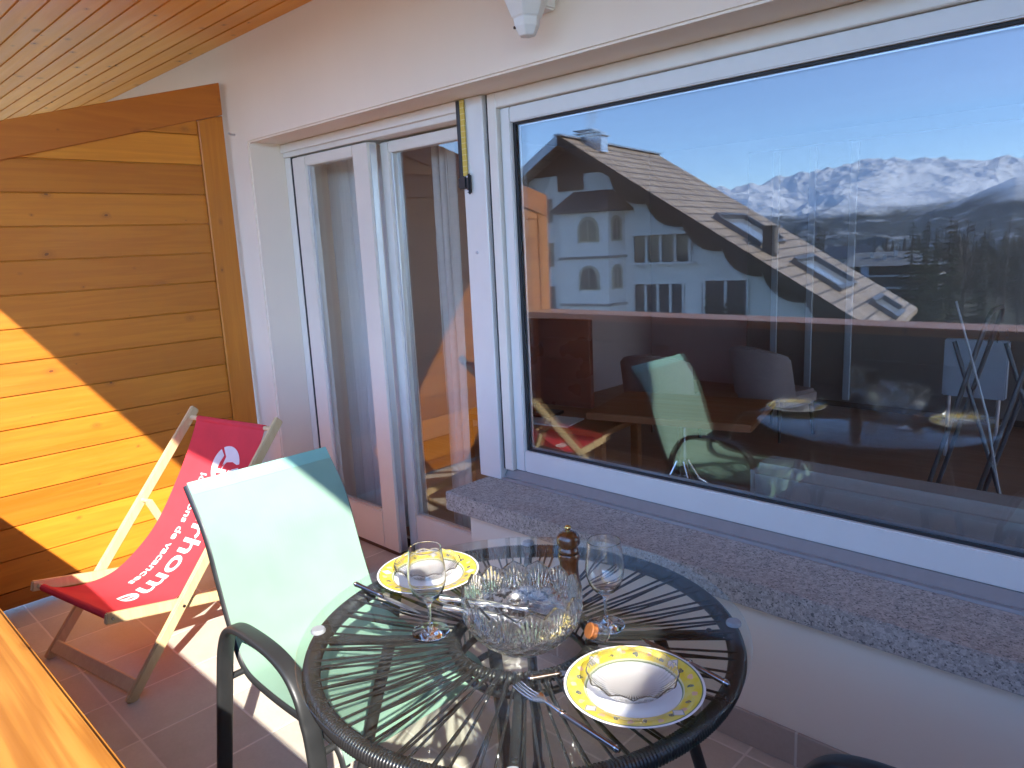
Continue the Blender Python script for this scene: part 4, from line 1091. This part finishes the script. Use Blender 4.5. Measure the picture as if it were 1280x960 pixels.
# chalet ---------------------------------------------------------------
AX = Vector((-27.02, -27.86, 7.19)); EU = Vector((.984, -.1796, 0)).normalized(); EW = Vector((-.1796, -.984, 0)).normalized()
ch = empty('chalet', (AX.x, AX.y, AX.z-17.2))
def CL(u, w_, z): return AX + EU*u + EW*w_ + Vector((0,0,z))
def cloc(b):
    o = Vector(ch.location); b.v = [tuple(AX + EU*u + EW*w_ + Vector((0,0,z)) - o) for u, w_, z in b.v]; return b
SLP = math.tan(R(32.59)); UL, UR, LEN, ZB = -16.5, 16.6, 14.2, -17.0
M['chalet_white'] = m_plaster('chalet_plaster', (.84,.82,.78), .1)
M['chalet_dark'] = m_wood('chalet_dark_boards', (.10,.062,.04), (.06,.035,.022), 'Z', coat=0, rough=.7, knots=False)
# brown slate roof with course lines
k = NT('brown_slates'); o = k.obj()
uu = k.n('ShaderNodeVectorMath', {0: o, 1: (EU.x, EU.y, 0)}, operation='DOT_PRODUCT').outputs['Value']
ww = k.n('ShaderNodeVectorMath', {0: o, 1: (EW.x, EW.y, 0)}, operation='DOT_PRODUCT').outputs['Value']
cu_ = k.math('FRACT', k.math('MULTIPLY', uu, 1.55)); cw_ = k.math('FRACT', k.math('MULTIPLY', ww, 1.9))
ln = k.math('MAXIMUM', k.math('LESS_THAN', cu_, .16), k.math('MULTIPLY', k.math('LESS_THAN', cw_, .16), .55))
wn = k.n('ShaderNodeTexWhiteNoise', {0: k.n('ShaderNodeCombineXYZ', {0: k.math('FLOOR', k.math('MULTIPLY', uu, 1.55)), 1: k.math('FLOOR', k.math('MULTIPLY', ww, 1.9))}).outputs[0]}, noise_dimensions='3D').outputs[0]
c = k.mix(wn, (.40,.285,.19), (.55,.41,.29)); c = k.mix(k.math('MULTIPLY', ln, .85), c, (.05,.035,.025))
c = k.mix(k.ramp(k.noise(o, .5, 4), [(.45,0.),(.75,.4)]), c, (.16,.12,.09))
k.pbsdf(c, .55); M['slates'] = k.mat
def roof_side(sg, uend):
    b = MB(); th = .28
    def P(u, w_, dz): return (u, w_, -abs(u)*SLP+dz)
    vs = [P(0,-.0,0),P(uend,-.0,0),P(uend,LEN,0),P(0,LEN,0),P(0,0,-th),P(uend,0,-th),P(uend,LEN,-th),P(0,LEN,-th)]
    b.add(vs, [(0,1,2,3),(7,6,5,4),(0,4,5,1),(1,5,6,2),(2,6,7,3),(3,7,4,0)])
    return cloc(b).build('roof', M['slates'], ch)
rfR = roof_side(1, UR); rfL = roof_side(-1, UL)
# barge boards and ridge cap
for uend in (UR, UL):
    b = MB(); b.add([(u, w_, -abs(u)*SLP+dz) for w_ in (-.10,-.012) for u, dz in ((0,.06),(uend,.06),(uend,-.46),(0,-.46))], [(0,1,2,3),(7,6,5,4),(0,4,5,1),(1,5,6,2),(2,6,7,3),(3,7,4,0)])
    cloc(b).build('barge_board', M['chalet_dark'] if uend > 0 else m_plain('pale_zinc', (.45,.48,.53), .4, .4), ch)
b = MB(); b.box(-.22,.22,-.1,LEN,.0,.10); cloc(b).build('ridge_cap', m_plain('zinc', (.40,.42,.45), .4, .6), ch)
# gable wall
W0 = 1.5
b = MB(); hw = 15.6
def roofz(u): return -abs(u)*SLP-.32
def wallpoly(b, pts, w0, w1):
    n = len(pts); b.add([(u, w0, z) for u, z in pts]+[(u, w1, z) for u, z in pts], [tuple(range(n)), tuple(range(2*n-1,n-1,-1))]+[(i,(i+1)%n,n+(i+1)%n,n+i) for i in range(n)])
wallpoly(b, [(-hw,ZB),(hw,ZB),(hw,roofz(hw)),(0,roofz(0)),(-hw,roofz(-hw))], W0, LEN-.6)
cloc(b).build('wall', M['chalet_white'], ch)
# boarded gable top, 3 mm proud
b = MB(); zt = -1.95; ug = (-zt-.34)/SLP
wallpoly(b, [(-ug,zt),(ug,zt),(.02,roofz(0)-.03)], W0-.08, W0-.004); cloc(b).build('gable_boards', M['chalet_dark'], ch)
b = MB(); b.box(-.9,.75,W0-.13,W0-.082,-2.85,-1.96); cloc(b).build('gable_balcony', M['brown_wood'], ch)
# scalloped dark boards hanging under both verges
def scallop(sg):
    b = MB(); u0 = 2.6
    while u0 < 14.6:
        L_ = 2.05; pts = [(sg*u0, roofz(u0)-.02)]
        pts.append((sg*(u0+L_), roofz(u0+L_)-.02)); pts.append((sg*(u0+L_), roofz(u0+L_)-.60))
        for i in range(1, 9):
            a = R(90*i/9); pts.append((sg*(u0+L_-.12-(L_-.14)*math.sin(a)), roofz(u0+L_)-.60+ (roofz(u0)-.04-(roofz(u0+L_)-.60))*(1-math.cos(a))*.98))
        wallpoly(b, pts, W0-.62, W0-.45); u0 += L_+.004
    cloc(b).build('verge_boards', M['chalet_dark'], ch)
scallop(1); scallop(-1)
# openings: window = dark reveal + frame + pane
M['dark_pane'] = m_plain('far_window_pane', (.05,.055,.06), .08)
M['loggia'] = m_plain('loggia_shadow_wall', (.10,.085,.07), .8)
M['stone_trim'] = m_plain('sand_trim', (.42,.38,.28), .8)
def cwin(u0, u1, z0, z1, w_, nm=1, name='window'):
    fw = .09
    b = MB(); b.box(u0,u0+fw,w_-.05,w_-.004,z0,z1); b.box(u1-fw,u1,w_-.05,w_-.004,z0,z1); b.box(u0+fw,u1-fw,w_-.05,w_-.004,z1-fw,z1); b.box(u0+fw,u1-fw,w_-.05,w_-.004,z0,z0+fw)
    for i in range(1, nm): 
        x = u0+(u1-u0)*i/nm; b.box(x-.05,x+.05,w_-.05,w_-.004,z0+fw,z1-fw)
    fo = cloc(b).build(name, M['white_paint'], ch)
    b = MB(); b.box(u0+fw,u1-fw,w_-.02,w_-.006,z0+fw,z1-fw); cloc(b).build('pane', M['dark_pane'], fo); return fo
# (heights below are relative to the ridge)
Z = lambda z: z-7.19
for z0, z1 in ((2.55,4.05),(.02,1.56),(-2.5,-.97),(-5.1,-3.6)): cwin(-2.28,-1.22,Z(z0),Z(z1),W0,2)
for u in (-5.2,-8.4):
    for z0, z1 in ((.02,1.56),(-2.5,-.97),(-5.1,-3.6)):
        if Z(z1) < roofz(u-.6)-.3: cwin(u-.6,u+.6,Z(z0),Z(z1),W0,2)
# bay tower
def wallp3(b, base, z0, z1): 
    n = len(base); b.add([(u,w_,z0) for u,w_ in base]+[(u,w_,z1) for u,w_ in base], [tuple(range(n)), tuple(range(2*n-1,n-1,-1))]+[(i,(i+1)%n,n+(i+1)%n,n+i) for i in range(n)])
BW = .35
b = MB(); wallp3(b, [(-.55,W0-.004),(-.25,BW),(2.72,BW),(3.20,W0-.004)], ZB+.0, Z(3.02)); cloc(b).build('bay', M['chalet_white'], ch)
b = MB(); n0 = [(-.95,W0-.09),(-.65,BW-.42),(2.98,BW-.42),(3.78,W0-.09)]; n1_ = [(.05,W0-.09),(.25,W0-.35),(2.35,W0-.35),(2.55,W0-.09)]
vs = [(u,w_,Z(3.03)) for u,w_ in n0]+[(u,w_,Z(3.17)) for u,w_ in n0]+[(u,w_,Z(4.22)) for u,w_ in n1_]
fs = [(3,2,1,0)]+[(i,i+1,5+i,4+i) for i in range(3)]+[(3,0,4,7)]+[(4+i,5+i,9+i,8+i) for i in range(3)]+[(7,4,8,11),(8,9,10,11)]
b.add(vs, fs); cloc(b).build('bay_roof', m_plain('dark_slate', (.06,.06,.065), .5, vary=.2, scale=3), ch)
for z in (.60,-2.02):
    b = MB(); wallp3(b, [(-.62,W0-.008),(-.32,BW-.10),(2.80,BW-.10),(3.34,W0-.008)], Z(z)-.09, Z(z)+.05); cloc(b).build('bay_ledge', m_plain('grey_ledge', (.22,.21,.20), .8), ch)
def arched(org, ax, u, z0, wd_, ht, nm):
    """arched opening on a wall at frame org(u,w) with axis ax"""
    def shape(g, n=12):
        r = wd_/2+g; pts = [(-r, -g*.6), (r, -g*.6)]
        return pts + [(r*math.cos(R(180*i/n)), ht-wd_/2+r*math.sin(R(180*i/n))) for i in range(n+1)]
    nrm = Vector((ax[1], -ax[0]))
    def put(pts, d0, d1, name, mat, par=None):
        b = MB(); n = len(pts); V = []
        for d in (d0, d1):
            for p, q in pts: V.append((org[0]+ax[0]*(u+p)+nrm.x*d, org[1]+ax[1]*(u+p)+nrm.y*d, z0+q))
        b.add(V, [tuple(range(n)), tuple(range(2*n-1,n-1,-1))]+[(i,(i+1)%n,n+(i+1)%n,n+i) for i in range(n)])
        return cloc(b).build(name, mat, par or ch)
    fo = put(shape(.16), .004, .05, 'window', M['stone_trim'])
    put(shape(0), .052, .062, 'pane', M['dark_pane'], fo)
    b = MB(); V = []
    for d in (.064,.075):
        for p, q in ((-.035,.02),(.035,.02),(.035,ht-.06),(-.035,ht-.06)): V.append((org[0]+ax[0]*(u+p)+nrm.x*d, org[1]+ax[1]*(u+p)+nrm.y*d, z0+q))
    b.add(V, [(0,1,2,3),(7,6,5,4),(0,4,5,1),(1,5,6,2),(2,6,7,3),(3,7,4,0)]); cloc(b).build('mullion', M['stone_trim'], fo)
sd = Vector((3.20-2.72, W0-BW)); sd.normalize()
for z0 in (1.50,-1.12,-3.8):
    arched((-.25,BW), (1.,0.), 1.78, Z(z0), .98, 1.12, 1); arched((2.72,BW), (sd.x, sd.y), .60, Z(z0)+.02, .48, 1.12, 1)
# loggias with posts
def loggia(u0, u1, z0, z1, nm, rail):
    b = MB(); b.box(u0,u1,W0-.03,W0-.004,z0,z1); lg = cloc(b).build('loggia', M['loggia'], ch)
    for i in range(nm+1):
        x = u0+(u1-u0)*i/nm; b = MB(); b.box(x-.07,x+.07,W0-.16,W0-.032,z0,z1); cloc(b).build('post', M['white_paint'], lg)
    b = MB()
    for i in range(nm):
        x0_, x1_ = u0+(u1-u0)*i/nm+.08, u0+(u1-u0)*(i+1)/nm-.08; b.box(x0_,x1_,W0-.046,W0-.032,z0+.05,z1-.05)
    cloc(b).build('panes', M['dark_pane'], lg)
    if rail:
        b = MB(); b.box(u0-.2,u1+.35,W0-.42,W0-.17,z0-.10,z0); b.box(u0-.05,u1+.1,W0-.34,W0-.17,z1+.02,z1+.16); cloc(b).build('ledge', M['chalet_white'], lg)
loggia(3.72,6.98,Z(.18),Z(1.62),4,True); loggia(3.72,6.6,Z(-2.75),Z(-1.0),4,False); loggia(7.75,10.0,Z(-2.75),Z(-.85),2,False)
b = MB(); b.box(6.72,7.62,W0-.14,W0-.004,Z(-2.75),Z(-1.0)); cloc(b).build('pier', M['chalet_white'], ch)
b = MB()
for i in range(70):
    c0 = Vector((rng.uniform(7.9,9.8), W0-.35+rng.uniform(-.15,.1), Z(-2.6)+rng.random()**1.5*1.1)); d = Vector((rng.uniform(-1,1),rng.uniform(-1,1),rng.uniform(-.3,1))).normalized()*.22; s = d.orthogonal().normalized()*.08
    b.add([c0-s, c0+d, c0+s, c0-d*.4], [(0,1,2,3)])
cloc(b).build('planter_shrub', m_plain('planter_green', (.06,.07,.03), .8), ch)
# skylights on the right roof slope: (along ridge from, to, down the slope from, to)
cs_, sn_ = math.cos(R(32.59)), math.sin(R(32.59))
def RP(s, w_, h): return (s*cs_+h*sn_, w_, -s*sn_+h*cs_)
def rbox(b, s0, s1, w0, w1, h0, h1):
    V = [RP(s,w_,h) for h in (h0,h1) for s,w_ in ((s0,w0),(s1,w0),(s1,w1),(s0,w1))]
    b.add(V, [(3,2,1,0),(4,5,6,7),(0,1,5,4),(1,2,6,5),(2,3,7,6),(3,0,4,7)])
M['sky_pane'] = m_plain('skylight_pane', (.30,.31,.32), .12)
M['zinc'] = m_plain('grey_zinc', (.17,.17,.18), .45, .5)
for s0, s1, w0, w1 in ((8.9,11.9,3.4,8.6),(13.55,16.5,4.2,8.9),(17.8,19.4,5.8,9.3)):
    b = MB(); rbox(b,s0,s0+.25,w0,w1,.004,.34); rbox(b,s1-.25,s1,w0,w1,.004,.22); rbox(b,s0+.25,s1-.25,w0,w0+.25,.004,.26); rbox(b,s0+.25,s1-.25,w1-.25,w1,.004,.34)
    skl = cloc(b).build('skylight', M['zinc'], rfR)
    b = MB(); rbox(b,s0+.25,s1-.25,w0+.25,w1-.25,.05,.09); cloc(b).build('pane', M['sky_pane'], skl)
b = MB(); rbox(b,12.3,12.9,2.9,3.5,.004,.25); q0 = RP(12.6,3.2,.0); b.box(q0[0]-.32,q0[0]+.32,2.88,3.52,q0[2]+.02,q0[2]+1.35); b.box(q0[0]-.40,q0[0]+.40,2.8,3.6,q0[2]+1.352,q0[2]+1.45); cloc(b).build('flue', m_plain('brown_flue', (.14,.11,.09), .7), ch)
# metal chimney with stacked rain plates
b = MB(); b.box(-.15,1.35,2.6,3.4,-.75,.12); b.box(-.35,1.5,2.45,3.55,.122,.17); b.box(-.1,1.3,2.7,3.3,.172,.32); b.box(-.40,1.25,2.45,3.55,.322,.37); b.box(-.0,.9,2.8,3.2,.372,.50); b.box(-.45,.85,2.5,3.5,.502,.56)
cloc(b).build('chimney', m_plain('bright_sheet_steel', (.66,.68,.72), .3, .7), ch)
tag(ch, 'white alpine chalet with big brown slate roof, reflected in the left half of the window', 'chalet')

# thin smoke plume over the chalet chimney
sc_ = CL(.45, 3.0, .6)
b = MB(); b.lathe([(0,0),(.28,.02),(.38,.8),(.50,2.2),(.62,3.4),(.3,3.9),(0,4.0)], 20)
b.v = [(x+.10*z+.1*math.sin(z*1.7), y, z) for x,y,z in b.v]
k = NT('chimney_smoke'); pv = k.n('ShaderNodeVolumePrincipled', {'Color': (.9,.9,.9,1), 'Density': .6, 'Anisotropy': .2}); k.t.links.new(pv.outputs[0], k.out.inputs['Volume'])
sm = b.build('chimney_smoke', k.mat, smooth=180, loc=sc_); tag(sm, 'thin white smoke rising straight from the chalet chimney', 'smoke', kind='stuff')

# apartment block farther off ------------------------------------------
ab = empty('apartment_block', (-63.5, -207, -21.5), R(-18))
M['block_dark'] = m_plain('dark_timber_front', (.075,.06,.055), .8); M['block_white'] = m_plain('pale_balcony_front', (.62,.60,.58), .8)
b = MB(); b.box(-10.5,10.5,-6,7,0,12.6); b.build('wall', M['block_dark'], ab)
for i in range(4):
    z = 1.1+i*3.0
    b = MB(); b.box(-11.6,12.3,6.98,8.3,z,z+.85) if False else b.box(-11.6-.0,12.2,7.003,8.4,z+.0,z+.42); b.box(10.503,12.2,-4,7.0,z,z+.42); b.build('balcony', M['block_white'], ab)
    for j in range(5):
        b = MB(); b.box(-9.6+j*4.0,-7.0+j*4.0,7.003,7.06,z+.95,z+2.65); b.build('window', M['dark_pane'], ab)
b = MB(); b.box(-7.4,-5.6,7.003,9.2,0,13.2); b.build('stair_shaft', m_plain('pale_blue_shaft', (.40,.46,.55), .7), ab)
b = MB(); V = [(-12.6,9.6,12.9),(13.2,9.6,12.9),(13.2,-7.4,12.9),(-12.6,-7.4,12.9),(-9.,1.2,16.2),(6.5,1.2,16.2)]
b.add(V, [(3,2,1,0),(0,1,5,4),(1,2,5),(2,3,4,5),(3,0,4)]); rfb = b.build('roof', m_plain('grey_fibre_roof', (.20,.205,.21), .7, vary=.12, scale=2), ab)
for x, y, z, h in ((-5,4.5,14.6,1.5),(-2,5.5,14.2,1.3),(.5,4,14.8,1.6),(3.2,5.2,14.3,1.4),(6.4,5.6,13.9,1.7)):
    b = MB(); b.box(x-.4,x+.4,y-.4,y+.4,z,z+h); b.box(x-.5,x+.5,y-.5,y+.5,z+h+.003,z+h+.15); b.build('chimney', M['block_white'], rfb)
tag(ab, 'dark timber apartment block with pale balconies below the forest, reflected right of centre', 'apartment block')
bb = empty('apartment_house', (-93, -262, -22), R(10))
b = MB(); b.box(-8,8,-6,6,0,13.5); b.build('wall', M['block_white'], bb)
b = MB(); b.add([(-9.4,7,13.2),(9.4,7,13.2),(9.4,-7,13.2),(-9.4,-7,13.2),(-9.4,0,17.2),(9.4,0,17.2)], [(3,2,1,0),(0,1,5,4),(1,2,5),(2,3,4,5),(3,0,4)]); b.build('roof', M['zinc'], bb)
for i in range(4):
    for j in range(4):
        b = MB(); b.box(-6.6+j*3.7,-4.8+j*3.7,6.003,6.05,1.2+i*3.1,2.8+i*3.1); b.build('window', M['dark_pane'], bb)
tag(bb, 'pale house with grey roof mostly hidden behind the dark apartment block', 'house')

# trees ------------------------------------------------------------------
M['bark'] = m_plain('grey_brown_bark', (.085,.065,.05), .9, vary=.25, scale=6)
def leafmat(name, a, b_):
    k = NT(name); r = k.rnd(); c = k.ramp(r, [(0., a), (1., b_)])
    d = k.n('ShaderNodeBsdfPrincipled', {'Base Color': c, 'Roughness': .85, 'Specular IOR Level': .2}); t = k.n('ShaderNodeBsdfTranslucent', {'Color': c})
    return k.surf(k.n('ShaderNodeMixShader', {0: .2, 1: d, 2: t}))
M['fir'] = leafmat('fir_needles', (.018,.032,.018), (.055,.075,.035))
M['larch'] = leafmat('bare_larch_twigs', (.055,.036,.022), (.13,.09,.06))
M['olive'] = leafmat('olive_needles', (.05,.055,.018), (.12,.115,.04))
def tree_mesh(kind, h, seed):
    r_ = random.Random(seed); t = MB(); t.tube([(0,0,0),(r_.uniform(-.1,.1),r_.uniform(-.1,.1),h*.5),(0,0,h*.97)], [h*.017,h*.011,h*.002], 7)
    c = MB()
    if kind in ('fir','olive'):
        nl = 26
        for i in range(nl):
            z = h*(.10+.88*i/nl); rad = h*(.17 if kind == 'fir' else .24)*(1-i/nl)**.8+.12; nb = 9 if i < nl*.6 else 6
            for q in range(nb):
                a = r_.uniform(0,6.283); L_ = rad*r_.uniform(.6,1.12); d = Vector((math.cos(a), math.sin(a), 0)); s = Vector((-d.y,d.x,0))
                for seg_ in range(3):
                    p0 = d*L_*seg_/3.+Vector((0,0,z-.10*L_*(seg_/3.)**1.3*2)); p1 = d*L_*(seg_+1.2)/3.+Vector((0,0,z-.10*L_*((seg_+1)/3.)**1.3*2-.03*h*.3))
                    w_ = L_*.20*(1.15-seg_*.3)*r_.uniform(.7,1.3); tl = Vector((0,0,r_.uniform(-.5,.5)*w_))
                    c.add([p0-s*w_*.5, p0+s*w_*.5, p1+s*w_*.9+tl, p1-s*w_*.9-tl], [(0,1,2,3)], rnd=min(1,max(0,r_.gauss(.45,.25))))
    else:
        for i in range(46):
            z = h*r_.uniform(.22,.97); rad = h*.17*(1-(z/h))**.7+.25; a = r_.uniform(0,6.283); d = Vector((math.cos(a), math.sin(a), r_.uniform(.05,.55))).normalized(); L_ = rad*r_.uniform(.7,1.2)
            p0 = Vector((0,0,z)); p1 = p0+d*L_; s = d.orthogonal().normalized()*.035
            c.add([p0-s, p0+s, p1+s*.3, p1-s*.3], [(0,1,2,3)], rnd=r_.random())
            for q in range(7):
                b0 = p0+d*L_*r_.uniform(.25,1.); dd = (d+Vector((r_.uniform(-1,1),r_.uniform(-1,1),r_.uniform(-.2,1)))).normalized()*L_*r_.uniform(.2,.5); s2_ = dd.orthogonal().normalized()*.028*r_.uniform(.8,2.)
                c.add([b0-s2_, b0+s2_, b0+dd], [(0,1,2)], rnd=r_.random())
    return t, c
LAB = {'fir': ('fir_tree','dark green fir among the reflected forest trees','firs of the forest'), 'larch': ('larch_tree','bare brown larch among the reflected forest trees','larches of the forest'), 'olive': ('young_fir_tree','olive green bushy fir standing nearest to the balcony, reflected at the right',None)}
protos = {}
def proto(kind, i, h):
    t, c = tree_mesh(kind, h, 50+i*7+len(kind)); nm, lb, gp = LAB[kind]; rt_ = empty(nm); t.build('trunk', M['bark'], rt_, smooth=60); c.build('crown', M[kind], rt_); tag(rt_, lb, 'tree', gp); protos.setdefault(kind, []).append([rt_, False]); return rt_
for i in range(3): proto('fir', i, 15.+2*i)
for i in range(4): proto('larch', i, 14.+2*i)
def plant_tree(kind, x, y, s=1., zoff=0.):
    pr = rng.choice(protos[kind])
    o = pr[0] if not pr[1] else copy_tree(pr[0]); pr[1] = True
    hh = max(v[2] for v in pr[0].children[0].bound_box); rr_ = math.hypot(x, y-4.3); s = min(s, (1.55+rr_*.004-terr(x, y))/hh)
    o.location = (x, y, terr(x, y)-.2+zoff); o.rotation_euler = (0,0,rng.uniform(0,6.28)); o.scale = (s*rng.uniform(.9,1.1),)*2+(s,); return o
CAMV = Vector((0, 4.3))
def polar(az, r): return (r*math.sin(R(az)), 4.3-r*math.cos(R(az)))
# nearest olive fir and a tall dark fir by the view's right side
of = proto('olive', 9, 9.5); x, y = polar(-13.6, 58); of.location = (x, y, terr(x, y)-.2)
x, y = polar(-15.6, 120); plant_tree('fir', x, y, 1.08)
x, y = polar(-14.9, 135); plant_tree('fir', x, y, .95)
cnt = 0; placed = []
while cnt < 210:
    az = rng.uniform(-36, -4); r = rng.uniform(92, 330)
    x, y = polar(az, r)
    if (Vector((x,y))-Vector((-63.5,-207))).length < 27 or (Vector((x,y))-Vector((-93,-262))).length < 20: continue
    # keep the view onto the apartment block open
    if -21.0 < az < -14.9 and r < 205 and r > 60: continue
    if any((x-a)**2+(y-b_)**2 < 16 for a, b_ in placed): continue
    placed.append((x, y)); kd = 'larch' if rng.random() < .62 else 'fir'
    plant_tree(kd, x, y, rng.uniform(.95,1.35)); cnt += 1
# the far wood reads as one mass
b = MB(); r2_ = random.Random(99)
for i in range(2600):
    az = r2_.uniform(-60, 15); r = 300*(1500/300)**r2_.random(); x, y = polar(az, r); z = terr(x, y)-1; h = r2_.uniform(16,25); a0 = r2_.uniform(0,6.28)
    rd2 = h*r2_.uniform(.11,.18); jx = r2_.uniform(-.4,.4); tone = r2_.random()
    for tier, (za, zb_, rr_) in enumerate(((.10,.55,1.),(.34,.78,.74),(.58,1.,.48))):
        V = [(x+jx*tier*.3+rd2*rr_*math.cos(a0+tier+q*.898)*r2_.uniform(.45,1.25), y+rd2*rr_*math.sin(a0+tier+q*.898)*r2_.uniform(.45,1.25), z+h*(za+r2_.uniform(-.05,.06))) for q in range(7)]+[(x+jx*tier*.3,y,z+h*zb_)]
        b.add(V, [(q,(q+1)%7,7) for q in range(7)], rnd=min(1,max(0,tone+r2_.uniform(-.12,.12))))
k = NT('far_wood'); k.pbsdf(k.ramp(k.rnd(), [(0.,(.02,.03,.02)),(.45,(.04,.045,.028)),(.55,(.085,.062,.045)),(1.,(.12,.09,.068))]), .9); 
tag(b.build('far_wood', k.mat), 'dense far off forest belt below the snowy mountains', 'forest', kind='stuff')
# hillside village across the valley: small pale houses
b = MB()
for i in range(110):
    az = r2_.gauss(-23.2, 1.5); r = r2_.uniform(5900, 6900); x, y = polar(az, r); 
    z = 12000*0+ r*(-.0125+.0115*r2_.random())
    s = r2_.uniform(5,10); b.box(x-s,x+s,y-s*.7,y+s*.7,z-14,z+r2_.uniform(3,7))
tag(b.build('far_village', m_plain('far_village_walls', (.36,.33,.31), .8)), 'scattered pale village houses on the valley side below the mountains', 'village', kind='stuff')

# air: one even volume round everything
b = MB(); b.box(-14200, 14200, -14200, 14200, -700, 1250)
k = NT('valley_haze'); pv = k.n('ShaderNodeVolumePrincipled', {'Color': (.50,.70,1.,1), 'Density': 2.0e-5, 'Anisotropy': .15}); k.t.links.new(pv.outputs[0], k.out.inputs['Volume'])
hz_ = b.build('haze', k.mat); tag(hz_, kind='stuff')


# ------------------------------------------------------------------ render settings
cy = scene.cycles
cy.use_denoising = True
try: cy.denoiser = 'OPENIMAGEDENOISE'; cy.denoising_input_passes = 'RGB_ALBEDO_NORMAL'; cy.denoising_prefilter = 'ACCURATE'
except Exception: pass
cy.max_bounces = 18; cy.diffuse_bounces = 4; cy.glossy_bounces = 6; cy.transmission_bounces = 14; cy.transparent_max_bounces = 32; cy.volume_bounces = 1
cy.caustics_reflective = True; cy.caustics_refractive = True; cy.blur_glossy = 0.8
cy.sample_clamp_indirect = 6.0
cy.use_adaptive_sampling = False
